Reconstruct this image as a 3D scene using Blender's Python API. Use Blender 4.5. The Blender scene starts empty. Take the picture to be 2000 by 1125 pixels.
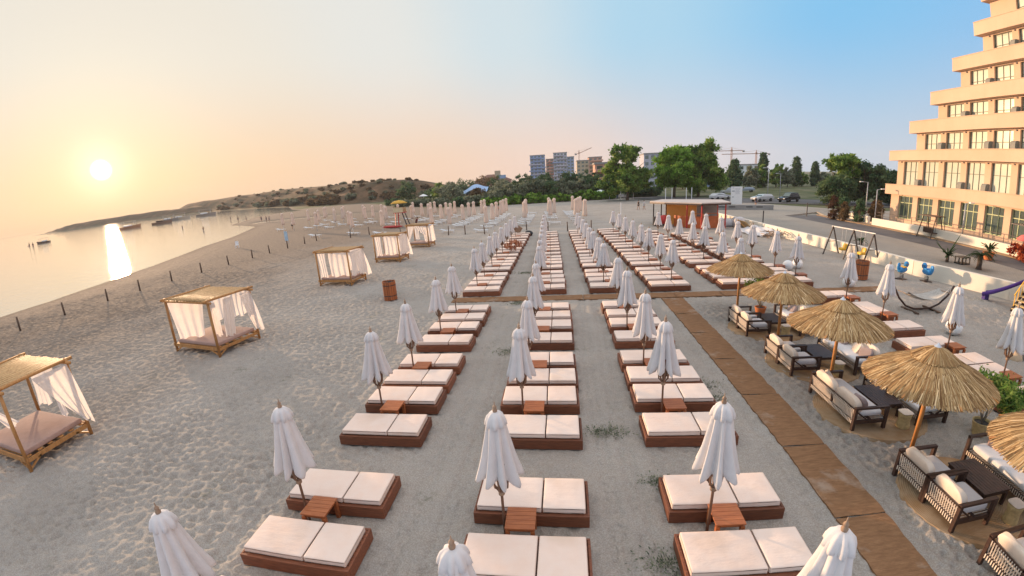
import bpy, bmesh, math, random
import numpy as np
from mathutils import Vector, Matrix, Euler
R = math.radians
rng = random.Random(7)
nrg = np.random.default_rng(11)
S = bpy.context.scene
COL = S.collection

# ------------------------------------------------------------------ camera
cam_d = bpy.data.cameras.new('camera')
cam_d.type = 'PANO'
cam_d.panorama_type = 'FISHEYE_LENS_POLYNOMIAL'
cam_d.sensor_width = 36.0
cam_d.sensor_fit = 'HORIZONTAL'
cam_d.fisheye_fov = R(150)
CF, CK, CK2 = 802.3688, 0.2993, -0.0846           # lens: r = CF*(t + CK t^3 + CK2 t^5) on a 2000 px wide frame
_t = np.linspace(0, 1.2, 200)
_r = CF * (_t + CK * _t**3 + CK2 * _t**5) * 36.0 / 2000.0
_A = np.stack([_r, _r**2, _r**3, _r**4], 1)
_k = np.linalg.lstsq(_A, _t, rcond=None)[0]
cam_d.fisheye_polynomial_k0 = 0.0
cam_d.fisheye_polynomial_k1, cam_d.fisheye_polynomial_k2 = -float(_k[0]), -float(_k[1])
cam_d.fisheye_polynomial_k3, cam_d.fisheye_polynomial_k4 = -float(_k[2]), -float(_k[3])
cam_d.clip_start, cam_d.clip_end = 0.1, 20000
cam = bpy.data.objects.new('camera', cam_d); COL.objects.link(cam)
def _rot(yaw, pitch, roll):
    cy, sy, cp, sp = math.cos(yaw), math.sin(yaw), math.cos(pitch), math.sin(pitch)
    f = np.array([sy*cp, cy*cp, sp]); r = np.array([cy, -sy, 0.]); u = np.cross(r, f)
    cr, sr = math.cos(roll), math.sin(roll)
    return r*cr+u*sr, u*cr-r*sr, f
_r3, _u3, _f3 = _rot(-0.1271, -0.2519, -0.0605)
M = Matrix(((_r3[0], _u3[0], -_f3[0], 0), (_r3[1], _u3[1], -_f3[1], 0), (_r3[2], _u3[2], -_f3[2], 6.085), (0, 0, 0, 1)))
cam.matrix_world = M
S.camera = cam

# ------------------------------------------------------------------ light
SUN_AZ, SUN_EL = R(-54.2), R(5.2)
sdir = Vector((math.sin(SUN_AZ)*math.cos(SUN_EL), math.cos(SUN_AZ)*math.cos(SUN_EL), math.sin(SUN_EL)))
W = bpy.data.worlds.new('World'); S.world = W; W.use_nodes = True
nt = W.node_tree; N = nt.nodes; L = nt.links; N.clear()
def nn(t, **kw):
    n = N.new(t)
    for k, v in kw.items(): setattr(n, k, v)
    return n
def wmath(op, a, b=None, c=None):
    n = nn('ShaderNodeMath', operation=op)
    for i, v in enumerate((a, b, c)):
        if v is None: continue
        if isinstance(v, (int, float)): n.inputs[i].default_value = v
        else: L.new(v, n.inputs[i])
    return n.outputs[0]
def lin(c):
    return tuple((v/12.92 if v <= .04045 else ((v+.055)/1.055)**2.4) for v in c)
def wramp(fac, stops, interp='EASE'):
    n = nn('ShaderNodeValToRGB'); cr = n.color_ramp; cr.interpolation = interp
    while len(cr.elements) < len(stops): cr.elements.new(.5)
    for e, (p, c) in zip(cr.elements, stops): e.position = p; e.color = (*lin(c), 1)
    L.new(fac, n.inputs[0]); return n.outputs[0]
def wmix(fac, a, b, bt='MIX'):
    n = nn('ShaderNodeMix', data_type='RGBA', blend_type=bt)
    for i, v in ((0, fac), (6, a), (7, b)):
        if isinstance(v, (int, float)): n.inputs[i].default_value = v
        elif isinstance(v, tuple): n.inputs[i].default_value = (*v, 1)
        else: L.new(v, n.inputs[i])
    return n.outputs[2]
tc = nn('ShaderNodeTexCoord')
sky = nn('ShaderNodeTexSky', sky_type='NISHITA', sun_disc=False, sun_elevation=SUN_EL, sun_rotation=SUN_AZ,
         air_density=1.0, dust_density=2.5, ozone_density=1.2)
sep = nn('ShaderNodeSeparateXYZ'); L.new(tc.outputs['Generated'], sep.inputs[0])
dt = nn('ShaderNodeVectorMath', operation='DOT_PRODUCT'); L.new(tc.outputs['Generated'], dt.inputs[0]); dt.inputs[1].default_value = sdir
dot = dt.outputs['Value']
ang = wmath('DIVIDE', wmath('ARCCOSINE', wmath('MINIMUM', dot, 1.0)), math.pi)       # 0 at the sun, 1 opposite
el = wmath('MAXIMUM', sep.outputs['Z'], 0.0)
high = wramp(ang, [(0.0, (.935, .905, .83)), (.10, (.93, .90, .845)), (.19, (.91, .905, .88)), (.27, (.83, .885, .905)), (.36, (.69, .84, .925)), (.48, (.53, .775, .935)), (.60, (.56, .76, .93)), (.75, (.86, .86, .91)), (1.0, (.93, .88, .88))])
low = wramp(ang, [(0.0, (.965, .82, .665)), (.08, (.965, .815, .665)), (.20, (.97, .825, .71)), (.30, (.96, .84, .775)), (.40, (.86, .84, .86)), (.50, (.76, .82, .88)), (.62, (.80, .81, .86)), (1.0, (.92, .85, .84))])  # end stops of both ramps, behind the camera, lifted as added fill light
hfac = wramp(el, [(0.0, (0, 0, 0)), (.30, (1, 1, 1))])
base = wmix(hfac, low, high)
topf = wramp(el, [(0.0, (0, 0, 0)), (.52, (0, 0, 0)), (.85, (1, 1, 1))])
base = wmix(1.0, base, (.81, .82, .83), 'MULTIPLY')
base = wmix(topf, base, (1.12, 1.10, 1.12))  # unseen zenith brightened beyond a natural sky, added as fill light
# the physical sky, faint, under the hazy dusk colours
skys = wmix(1.0, sky.outputs[0], (0.10, 0.10, 0.10), 'MULTIPLY')
mixd = wmix(0.05, base, skys)
# glow and the disc of the low sun
glow = wmath('POWER', wmath('MAXIMUM', dot, 0.0), 90.0)
glow2 = wmath('POWER', wmath('MAXIMUM', dot, 0.0), 900.0)
g1 = wmix(glow, (0, 0, 0), (.035, .034, .02))
g2 = wmix(glow2, (0, 0, 0), (.24, .235, .19))
disc = nn('ShaderNodeMapRange', interpolation_type='SMOOTHSTEP'); L.new(dot, disc.inputs[0])
disc.inputs[1].default_value = math.cos(R(1.2)); disc.inputs[2].default_value = math.cos(R(0.4)); disc.inputs[3].default_value = 0; disc.inputs[4].default_value = 1
g3 = wmix(disc.outputs[0], (0, 0, 0), (1.6, 1.5, 1.2))
tot = wmix(1.0, wmix(1.0, wmix(1.0, mixd, g1, 'ADD'), g2, 'ADD'), g3, 'ADD')
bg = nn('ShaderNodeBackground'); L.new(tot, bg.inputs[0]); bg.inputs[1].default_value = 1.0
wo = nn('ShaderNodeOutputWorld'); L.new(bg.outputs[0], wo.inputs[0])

sun_d = bpy.data.lights.new('sun', 'SUN'); sun_d.energy = 5.2; sun_d.angle = R(1.2); sun_d.color = (1.0, .66, .40)
sun = bpy.data.objects.new('sun', sun_d); COL.objects.link(sun)
sun.rotation_euler = sdir.to_track_quat('Z', 'Y').to_euler()
S.view_settings.view_transform = 'Standard'; S.view_settings.look = 'None'
S.view_settings.exposure = 0.34; S.view_settings.gamma = 1.0
S.render.engine = 'CYCLES'
S.cycles.max_bounces = 6; S.cycles.diffuse_bounces = 3; S.cycles.glossy_bounces = 3; S.cycles.transmission_bounces = 4; S.cycles.transparent_max_bounces = 8
S.cycles.use_denoising = True

# ------------------------------------------------------------------ materials
MATS = {}
class Mt:
    def __init__(s, name, color=(.5, .5, .5), rough=.7, metal=0., spec=.4):
        m = bpy.data.materials.new(name); m.use_nodes = True; s.m = m; s.t = m.node_tree; s.N = s.t.nodes; s.L = s.t.links
        s.b = s.N['Principled BSDF']; s.b.inputs['Base Color'].default_value = (*color, 1)
        s.b.inputs['Roughness'].default_value = rough; s.b.inputs['Metallic'].default_value = metal
        s.b.inputs['Specular IOR Level'].default_value = spec; s.c = None; MATS[name] = m
        s.tc = s.N.new('ShaderNodeTexCoord')
    def coord(s, scale=(1, 1, 1), kind='Object', rot=(0, 0, 0)):
        mp = s.N.new('ShaderNodeMapping'); s.L.new(s.tc.outputs[kind], mp.inputs[0]); mp.inputs['Scale'].default_value = scale
        mp.inputs['Rotation'].default_value = rot; return mp.outputs[0]
    def pos(s, scale=(1, 1, 1)):
        g = s.N.new('ShaderNodeNewGeometry'); mp = s.N.new('ShaderNodeMapping'); s.L.new(g.outputs['Position'], mp.inputs[0]); mp.inputs['Scale'].default_value = scale
        return mp.outputs[0]
    def noise(s, vec, scale=5, detail=4, rough=.6, out='Fac'):
        n = s.N.new('ShaderNodeTexNoise'); s.L.new(vec, n.inputs['Vector']); n.inputs['Scale'].default_value = scale
        n.inputs['Detail'].default_value = detail; n.inputs['Roughness'].default_value = rough; return n.outputs[out]
    def vor(s, vec, scale=5, out='Distance', feature='F1'):
        n = s.N.new('ShaderNodeTexVoronoi'); n.feature = feature; s.L.new(vec, n.inputs['Vector']); n.inputs['Scale'].default_value = scale; return n.outputs[out]
    def wave(s, vec, scale=5, dist=1., detail=2, dirn='X', prof='SIN'):
        n = s.N.new('ShaderNodeTexWave'); n.bands_direction = dirn; n.wave_profile = prof; s.L.new(vec, n.inputs['Vector']); n.inputs['Scale'].default_value = scale
        n.inputs['Distortion'].default_value = dist; n.inputs['Detail'].default_value = detail; return n.outputs['Fac']
    def attr(s, name, out='Fac'):
        n = s.N.new('ShaderNodeAttribute'); n.attribute_name = name; return n.outputs[out]
    def rand(s):
        return s.N.new('ShaderNodeObjectInfo').outputs['Random']
    def ramp(s, fac, stops):
        n = s.N.new('ShaderNodeValToRGB'); cr = n.color_ramp
        while len(cr.elements) < len(stops): cr.elements.new(.5)
        for e, (p, c) in zip(cr.elements, stops): e.position = p; e.color = (*c, 1) if not isinstance(c, (int, float)) else (c, c, c, 1)
        s.L.new(fac, n.inputs[0]); return n.outputs[0]
    def mix(s, fac, a, b, bt='MIX'):
        n = s.N.new('ShaderNodeMix'); n.data_type = 'RGBA'; n.blend_type = bt
        for i, v in ((0, fac), (6, a), (7, b)):
            if isinstance(v, (int, float)): n.inputs[i].default_value = v
            elif isinstance(v, tuple): n.inputs[i].default_value = (*v, 1)
            else: s.L.new(v, n.inputs[i])
        return n.outputs[2]
    def math(s, op, a, b=0.):
        n = s.N.new('ShaderNodeMath'); n.operation = op
        for i, v in enumerate((a, b)):
            if isinstance(v, (int, float)): n.inputs[i].default_value = v
            else: s.L.new(v, n.inputs[i])
        return n.outputs[0]
    def color(s, c): s.L.new(c, s.b.inputs['Base Color']); return s
    def rough(s, c): s.L.new(c, s.b.inputs['Roughness']); return s
    def bump(s, h, strength=.3, dist=.02, prev=None):
        n = s.N.new('ShaderNodeBump'); s.L.new(h, n.inputs['Height']); n.inputs['Strength'].default_value = strength; n.inputs['Distance'].default_value = dist
        if prev is not None: s.L.new(prev, n.inputs['Normal'])
        s.L.new(n.outputs[0], s.b.inputs['Normal']); return n.outputs[0]

def varied(name, col, var=.25, scale=3, rough=.7, bump=.15, metal=0., spec=.4, stretch=(1, 1, 1), dark=None, bd=.01):
    m = Mt(name, col, rough, metal, spec); v = m.coord(stretch); n = m.noise(v, scale, 5)
    d = dark or tuple(c*(1-var*1.6) for c in col); hi = tuple(min(1, c*(1+var)) for c in col)
    m.color(m.ramp(n, [(.25, d), (.75, hi)]))
    if bump: m.bump(m.noise(v, scale*6, 3), bump, bd)
    return m.m
def wood(name, c0, c1, scale=6, stretch=(.6, 6, 6), rough=.6, rnd=.3):
    m = Mt(name, c0, rough, 0, .35); v = m.coord(stretch); n = m.noise(v, scale, 5, .65)
    base = m.ramp(n, [(.3, c1), (.7, c0)])
    if rnd:
        f = m.math('ADD', m.math('MULTIPLY', m.rand(), rnd), 1-rnd/2)
        mul = m.N.new('ShaderNodeVectorMath'); mul.operation = 'SCALE'; m.L.new(base, mul.inputs[0]); m.L.new(f, mul.inputs['Scale']); base = mul.outputs[0]
    m.color(base); m.bump(n, .25, .006); return m.m

# sand: cool grey-beige, damp and browner at the water, with tufts and grain
def make_sand():
    m = Mt('sand', (.36, .31, .26), .95, 0, .15); p = m.pos()
    n1 = m.noise(p, .35, 5, .6); n2 = m.noise(p, 2.6, 6, .7); n3 = m.noise(p, 38, 3, .7)
    c = m.ramp(n1, [(.3, (.325, .298, .268)), (.7, (.46, .425, .385))])
    c = m.mix(m.ramp(n2, [(.35, 0.), (.75, .55)]), c, (.47, .40, .33))
    c = m.mix(m.ramp(n3, [(.42, .45), (.60, 0.)]), c, (.19, .15, .12))
    deb = m.ramp(m.vor(p, 5.5), [(.0, .8), (.055, 0.)])
    c = m.mix(m.math('MULTIPLY', deb, m.ramp(n2, [(.5, 0.), (.62, .8)])), c, (.13, .10, .075))
    # faint patches of sprouting weed
    w = m.math('MULTIPLY', m.ramp(m.noise(p, .55, 3, .6), [(.62, 0.), (.70, .6)]), m.ramp(m.noise(p, 9, 3, .7), [(.45, 0.), (.62, 1.)]))
    c = m.mix(w, c, (.14, .135, .085))
    c = m.mix(m.attr('shore'), c, m.ramp(n2, [(.3, (.155, .115, .085)), (.7, (.29, .225, .175))]))
    c = m.mix(m.attr('wet'), c, (.15, .115, .085))
    c = m.mix(m.attr('grass'), c, m.ramp(m.noise(p, .12, 6, .7), [(.35, (.045, .065, .022)), (.5, (.10, .11, .05)), (.65, (.21, .18, .12))]))
    c = m.mix(m.attr('dry'), c, m.ramp(m.noise(p, .06, 7, .75), [(.36, (.035, .04, .02)), (.50, (.095, .062, .034)), (.66, (.20, .115, .065))]))
    m.color(c)
    b0 = m.bump(m.noise(p, 4.5, 5, .75), .5, .06)
    b1 = m.bump(m.noise(p, 17, 5, .75), .8, .03, b0)
    m.bump(n3, .5, .012, b1)
    return m.m
SAND = make_sand()
def make_water():
    m = Mt('sea_water', (.48, .45, .36), .03, 0, 1.0); p = m.pos((1, 1.5, 1))
    m.b.inputs['IOR'].default_value = 1.5
    b1 = m.bump(m.noise(p, .45, 5, .65), .13, .25)
    b2 = m.bump(m.noise(p, 4.2, 2, .6), .16, .035, b1)
    return m.m
WATER = make_water()
CUSH = None
def make_cushion():
    m = Mt('cream_cushion_fabric', (.78, .64, .55), .9, 0, .2); v = m.coord()
    n = m.noise(v, 1.6, 3, .6); r = m.rand()
    c = m.ramp(n, [(.3, (.80, .59, .475)), (.55, (.82, .645, .545)), (.8, (.79, .555, .43))])
    c = m.mix(m.math('MULTIPLY', r, .45), c, (.83, .69, .60))
    st = m.ramp(m.noise(m.pos(), .9, 3, .5), [(.56, 0.), (.70, .5)])
    m.color(m.mix(st, c, (.66, .48, .36))); b = m.bump(m.noise(m.pos((1, 2.2, 1)), 2.6, 4, .6), .35, .04); m.bump(m.noise(v, 160, 2), .1, .002, b); return m.m
CUSH = make_cushion()
BEDWOOD = wood('stained_bed_wood', (.26, .088, .04), (.12, .042, .022), 5, (.7, 5, 8), .55, .6)
TABWOOD = wood('red_table_wood', (.46, .15, .052), (.29, .085, .03), 5, (.7, 6, 6), .5)
POLEWOOD = wood('parasol_pole_wood', (.24, .135, .085), (.13, .07, .045), 4, (8, 8, .5), .6)
FINIAL = wood('finial_wood', (.40, .27, .18), (.24, .15, .10), 8, (1, 1, 1), .5)
def fabric(name, col, tr=.25, rough=.9, bs=.15):
    m = Mt(name, col, rough, 0, .15); v = m.coord(); n = m.noise(v, 4, 4)
    c = m.ramp(n, [(.3, tuple(x*.93 for x in col)), (.7, col)]); m.color(c)
    b = m.bump(m.noise(v, 6, 4, .6), bs*2, .035); b = m.bump(m.noise(v, 22, 3), bs, .01, b)
    if tr:
        t = m.N.new('ShaderNodeBsdfTranslucent'); m.L.new(c, t.inputs[0]); mx = m.N.new('ShaderNodeMixShader'); mx.inputs[0].default_value = tr
        m.L.new(m.b.outputs[0], mx.inputs[1]); m.L.new(t.outputs[0], mx.inputs[2]); m.L.new(mx.outputs[0], m.N['Material Output'].inputs[0])
    return m
CANVAS = fabric('white_canvas', (.80, .765, .76), .22).m
TANCANVAS = fabric('cream_canvas', (.82, .69, .60), .35).m
YELCANVAS = fabric('yellow_canvas', (.80, .48, .10), .2).m
def make_sheer():
    m = fabric('sheer_curtain', (.90, .86, .84), .5)
    tr = m.N.new('ShaderNodeBsdfTransparent'); mx = m.N.new('ShaderNodeMixShader'); mx.inputs[0].default_value = .08
    src = m.N['Material Output'].inputs[0].links[0].from_socket
    m.L.new(src, mx.inputs[1]); m.L.new(tr.outputs[0], mx.inputs[2]); m.L.new(mx.outputs[0], m.N['Material Output'].inputs[0]); return m.m
SHEER = make_sheer()
BAMBOO = wood('bamboo_poles', (.56, .37, .17), (.36, .20, .08), 4, (3, 3, 3), .5, .2)
CABWOOD = wood('cabana_wood', (.55, .28, .10), (.34, .155, .05), 4, (4, 4, 1), .55, .3)
DAYBED = varied('taupe_mattress_fabric', (.44, .29, .24), .08, 3, .9, .1)
def make_straw():
    m = Mt('thatch_straw', (.5, .36, .18), .85, 0, .2); a = m.attr('v')
    m.color(m.ramp(a, [(0., (.15, .075, .03)), (.35, (.34, .20, .085)), (.7, (.50, .33, .155)), (1., (.70, .52, .30))])); return m.m
STRAW = make_straw()
STRAWPOLE = wood('orange_pole_wood', (.58, .27, .08), (.40, .16, .045), 3, (4, 4, .6), .5, .1)
ZINC = varied('grey_metal_cap', (.48, .52, .58), .1, 5, .4, .05, .6)
DARKWOOD = wood('dark_lounge_wood', (.075, .038, .026), (.035, .018, .014), 5, (2, 2, 2), .45, .1)
ROPE = varied('white_rope', (.78, .66, .54), .1, 20, .9, .2)
SEATF = varied('pale_seat_fabric', (.70, .68, .68), .06, 3, .9, .12)
BACKF = varied('cream_pillow_fabric', (.80, .66, .54), .07, 3, .9, .12)
PINKF = varied('pink_pillow_fabric', (.62, .38, .30), .08, 5, .9, .12)
GREYF = varied('taupe_pillow_fabric', (.36, .28, .27), .08, 5, .9, .12)
def make_mat():
    m = Mt('woven_reed_mat', (.30, .17, .09), .9, 0, .2); p = m.coord()
    w = m.wave(m.pos((1, 1, 1)), 9, 2.5, 3, 'Y'); n = m.noise(m.pos((1.5, 7, 1)), 2.2, 5, .7)
    c = m.ramp(n, [(.3, (.185, .095, .047)), (.7, (.345, .19, .098))]); c = m.mix(m.math('MULTIPLY', w, .35), c, (.19, .10, .05))
    s = m.ramp(m.noise(m.pos(), .8, 5, .65), [(.56, 0.), (.72, .75)]); c = m.mix(s, c, (.44, .36, .29)); m.color(c)
    m.bump(w, .6, .012); return m.m
REED = make_mat()
def make_jute():
    m = Mt('jute_rug', (.32, .20, .11), .95, 0, .1); v = m.coord()
    l = m.N.new('ShaderNodeVectorMath'); l.operation = 'LENGTH'; m.L.new(v, l.inputs[0])
    w = m.math('SINE', m.math('MULTIPLY', l.outputs['Value'], 140.)); n = m.noise(m.pos(), 1.6, 5, .6)
    c = m.ramp(n, [(.35, (.30, .185, .095)), (.65, (.43, .31, .20))]); m.color(m.mix(m.math('MULTIPLY', w, .15), c, (.2, .12, .05))); m.bump(w, .4, .01); return m.m
JUTE = make_jute()
WHITE = varied('white_plastic', (.80, .80, .80), .05, 3, .35, .0, 0, .5)
WALLW = varied('cream_painted_wall', (.80, .72, .60), .05, .6, .85, .2, stretch=(1, 1, 1))
PEACH = None
def make_peach():
    m = Mt('peach_render', (.66, .46, .30), .85, 0, .2); p = m.pos(); n = m.noise(p, .25, 5, .6)
    c = m.ramp(n, [(.3, (.60, .405, .275)), (.7, (.68, .475, .335))])
    s = m.ramp(m.noise(m.pos((.9, .9, .12)), 1.4, 4, .7), [(.5, 0.), (.8, .5)]); m.color(m.mix(s, c, (.54, .39, .26)))
    m.bump(m.noise(p, 12, 4), .15, .02); return m.m
PEACH = make_peach()
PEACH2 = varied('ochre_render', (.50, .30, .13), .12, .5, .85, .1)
GLASS = Mt('reflective_window', (.74, .75, .62), .07, .2, .8).m
GLASSD = Mt('dark_window', (.13, .17, .15), .05, .4, .8).m
GFRAME = varied('green_frame_paint', (.46, .50, .26), .1, 5, .5, .0)
GFRAME2 = varied('dark_frame_paint', (.10, .12, .08), .1, 5, .5, .0)
GREYP = varied('grey_partition', (.25, .235, .20), .1, 2, .7, .0)
PAVE = None
def make_pave():
    m = Mt('pale_paving', (.36, .32, .27), .85, 0, .2); p = m.pos(); n = m.noise(p, .18, 5, .6); br = m.N.new('ShaderNodeTexBrick'); m.L.new(p, br.inputs[0])
    br.inputs['Scale'].default_value = 2.2; br.inputs['Mortar Size'].default_value = .012; br.inputs['Color1'].default_value = (1, 1, 1, 1); br.inputs['Color2'].default_value = (.9, .9, .9, 1); br.inputs['Mortar'].default_value = (.62, .62, .62, 1)
    c = m.ramp(n, [(.3, (.30, .265, .225)), (.7, (.39, .345, .29))]); m.color(m.mix(1., c, br.outputs[0], 'MULTIPLY')); return m.m
PAVE = make_pave()
def make_asph():
    m = Mt('asphalt', (.11, .10, .10), .9, 0, .2); p = m.pos(); n = m.noise(p, .3, 6, .7)
    m.color(m.ramp(n, [(.3, (.095, .088, .086)), (.7, (.17, .155, .15))])); m.bump(m.noise(p, 30, 2), .3, .01); return m.m
ASPH = make_asph()
CONC = varied('grey_concrete', (.30, .29, .28), .15, .6, .9, .15)
ROPEC = varied('weathered_post_wood', (.13, .085, .06), .25, 4, .9, .2)
REDP = varied('red_paint', (.50, .035, .03), .1, 3, .5, .0)
ORNG = varied('orange_wood_panel', (.55, .14, .04), .18, 2, .6, .05)
ORNGB = fabric('amber_screen_cloth', (.95, .60, .27), .8).m
YEL = varied('yellow_plastic', (.82, .45, .03), .08, 2, .4, .0)
BLUE = varied('blue_plastic', (.03, .24, .55), .08, 2, .4, .0)
PURP = varied('purple_plastic', (.05, .025, .20), .08, 2, .3, .0)
ORPL = varied('orange_plastic', (.80, .12, .03), .08, 2, .4, .0)
DMETAL = varied('dark_metal', (.06, .05, .05), .1, 3, .5, .0, .3)
LMETAL = varied('light_metal', (.45, .45, .46), .1, 3, .5, .0, .3)
SKIN = varied('skin', (.42, .24, .16), .08, 4, .6, .0)
HAIR = varied('hair', (.03, .02, .015), .1, 4, .8, .0)
TERRA = varied('terracotta', (.62, .20, .07), .12, 3, .8, .1)
BLACKP = varied('black_plastic', (.02, .02, .022), .1, 3, .5, .0)
STONE = varied('rough_stone', (.24, .19, .15), .35, .3, .95, .6, bd=.3)
WICKER = varied('straw_wicker', (.52, .38, .18), .2, 14, .9, .5)
BARK = varied('tree_bark', (.14, .10, .075), .25, 2, .95, .3)
BARKL = varied('pale_bark', (.33, .29, .24), .2, 2, .95, .3)
def leafmat(name, c0, c1, c2, tr=.35):
    m = Mt(name, c1, .8, 0, .15); c = m.ramp(m.attr('v'), [(0., c0), (.5, c1), (1., c2)]); m.color(c)
    t = m.N.new('ShaderNodeBsdfTranslucent'); m.L.new(c, t.inputs[0]); mx = m.N.new('ShaderNodeMixShader'); mx.inputs[0].default_value = tr
    m.L.new(m.b.outputs[0], mx.inputs[1]); m.L.new(t.outputs[0], mx.inputs[2]); m.L.new(mx.outputs[0], m.N['Material Output'].inputs[0]); return m.m
LEAF = leafmat('green_leaves', (0.060, 0.112, 0.030), (0.150, 0.270, 0.053), (0.390, 0.450, 0.105))
LEAFD = leafmat('dark_leaves', (0.038, 0.074, 0.041), (0.081, 0.149, 0.068), (0.162, 0.216, 0.095))
LEAFO = leafmat('olive_leaves', (0.072, 0.096, 0.060), (0.180, 0.210, 0.132), (0.348, 0.348, 0.240))
LEAFG = leafmat('bright_leaves', (0.072, 0.145, 0.022), (0.174, 0.334, 0.043), (0.362, 0.522, 0.102))
LEAFB = leafmat('brown_scrub', (.08, .055, .03), (.17, .11, .055), (.28, .18, .09))
LEAFR = leafmat('russet_leaves', (.06, .03, .02), (.13, .06, .04), (.18, .12, .05))
PALML = leafmat('palm_leaves', (.03, .06, .02), (.07, .11, .035), (.15, .17, .07))

# ------------------------------------------------------------------ mesh helpers
class MB:
    def __init__(s): s.v = []; s.f = []; s.sm = []
    def add(s, vs, fs, smooth=False):
        o = len(s.v); s.v += [tuple(v) for v in vs]; s.f += [tuple(i+o for i in f) for f in fs]; s.sm += [smooth]*len(fs); return s
    def box(s, c, d, rz=0, rx=0, ry=0):
        m = Euler((rx, ry, rz)).to_matrix(); c = Vector(c); vs = []
        for z in (-.5, .5):
            for y in (-.5, .5):
                for x in (-.5, .5): vs.append(c + m @ Vector((x*d[0], y*d[1], z*d[2])))
        return s.add(vs, [(0, 2, 3, 1), (4, 5, 7, 6), (0, 1, 5, 4), (2, 6, 7, 3), (0, 4, 6, 2), (1, 3, 7, 5)])
    def bar(s, a, b, w, h=None):
        a, b = Vector(a), Vector(b); h = h or w; d = b-a; q = d.to_track_quat('X', 'Z').to_matrix(); c = (a+b)/2; vs = []
        for z in (-.5, .5):
            for y in (-.5, .5):
                for x in (-.5, .5): vs.append(c + q @ Vector((x*d.length, y*w, z*h)))
        return s.add(vs, [(0, 2, 3, 1), (4, 5, 7, 6), (0, 1, 5, 4), (2, 6, 7, 3), (0, 4, 6, 2), (1, 3, 7, 5)])
    def tube(s, pts, rad, n=8, caps=True):
        pts = [Vector(p) for p in pts]; rad = rad if isinstance(rad, (list, tuple)) else [rad]*len(pts); vs = []; fs = []
        for i, p in enumerate(pts):
            d = (pts[min(i+1, len(pts)-1)]-pts[max(i-1, 0)]).normalized(); q = d.to_track_quat('Z', 'Y').to_matrix()
            for k in range(n):
                a = 2*math.pi*k/n; vs.append(p + q @ Vector((math.cos(a)*rad[i], math.sin(a)*rad[i], 0)))
        for i in range(len(pts)-1):
            for k in range(n): fs.append((i*n+k, i*n+(k+1) % n, (i+1)*n+(k+1) % n, (i+1)*n+k))
        if caps: fs += [tuple(range(n-1, -1, -1)), tuple(range((len(pts)-1)*n, len(pts)*n))]
        return s.add(vs, fs, True)
    def lathe(s, prof, n=16, c=(0, 0, 0), fr=None, fz=None, caps=False):
        vs = []; fs = []
        for i, (r, z) in enumerate(prof):
            for k in range(n):
                a = 2*math.pi*k/n; rr = r*(fr(a, i) if fr else 1); zz = z+(fz(a, i) if fz else 0)
                vs.append((c[0]+math.cos(a)*rr, c[1]+math.sin(a)*rr, c[2]+zz))
        for i in range(len(prof)-1):
            for k in range(n): fs.append((i*n+k, i*n+(k+1) % n, (i+1)*n+(k+1) % n, (i+1)*n+k))
        if caps: fs += [tuple(range(n-1, -1, -1)), tuple(range((len(prof)-1)*n, len(prof)*n))]
        return s.add(vs, fs, True)
    def pillow(s, c, d, e=.35, rz=0, rx=0, ry=0, nu=10, nv=8, puff=.25, seed=0, w=.0):
        # soft box: superellipsoid-like cushion
        m = Euler((rx, ry, rz)).to_matrix(); c = Vector(c); vs = []; fs = []; r = random.Random(seed)
        def sg(v, p): return math.copysign(abs(v)**p, v)
        n1, n2 = 28, 12
        for j in range(n2+1):
            ph = -math.pi/2+math.pi*j/n2
            for i in range(n1):
                th = 2*math.pi*i/n1
                x = sg(math.cos(ph), e*.9)*sg(math.cos(th), e*.5); y = sg(math.cos(ph), e*.9)*sg(math.sin(th), e*.5); z = sg(math.sin(ph), e*1.5)
                z *= 1-puff*max(abs(x), abs(y))**3
                vs.append(c + m @ Vector((x*d[0]/2+r.uniform(-w, w), y*d[1]/2+r.uniform(-w, w), z*d[2]/2)))
        for j in range(n2):
            for i in range(n1): fs.append((j*n1+i, j*n1+(i+1) % n1, (j+1)*n1+(i+1) % n1, (j+1)*n1+i))
        return s.add(vs, fs, True)
    def poly(s, pts, z0, z1):
        n = len(pts); vs = [(p[0], p[1], z0) for p in pts]+[(p[0], p[1], z1) for p in pts]
        fs = [tuple(range(n-1, -1, -1)), tuple(range(n, 2*n))]+[(i, (i+1) % n, n+(i+1) % n, n+i) for i in range(n)]
        return s.add(vs, fs)
    def build(s, name, mat, parent=None, bev=0, mats=None):
        me = bpy.data.meshes.new(name); me.from_pydata(s.v, [], s.f); me.materials.append(mat)
        me.polygons.foreach_set('use_smooth', s.sm)
        if bev:
            bm = bmesh.new(); bm.from_mesh(me); bmesh.ops.bevel(bm, geom=bm.edges[:], offset=bev, segments=2, profile=.5, affect='EDGES'); bm.to_mesh(me); bm.free()
        me.update(); o = bpy.data.objects.new(name, me); COL.objects.link(o)
        if parent is not None: o.parent = parent
        return o
def tag(o, label, cat, group=None):
    o['label'] = label; o['category'] = cat
    if group: o['group'] = group
    return o
def thing(name, label, cat, loc=(0, 0, 0), rz=0, group=None):
    o = bpy.data.objects.new(name, None); o.empty_display_size = .1; COL.objects.link(o); o.location = loc; o.rotation_euler = (0, 0, rz)
    return tag(o, label, cat, group)
def struct(o): o['kind'] = 'structure'; return o
def kids(o): return list(KIDS.get(o.name, [])) or [c for c in bpy.data.objects if c.parent == o]
KIDS = {}
def dup(root, label, loc, rz=0, group=None, scale=1, tree=None):
    # a copy of a thing with copies of its parts and sub-parts
    r = root.copy(); COL.objects.link(r); r.location = loc; r.rotation_euler = (0, 0, rz); r.scale = (scale,)*3 if isinstance(scale, (int, float)) else scale
    r['label'] = label
    if group: r['group'] = group
    for (p, ch) in tree:
        c = p.copy(); COL.objects.link(c); c.parent = r
        for g in ch:
            d = g.copy(); COL.objects.link(d); d.parent = c
    return r
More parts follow.
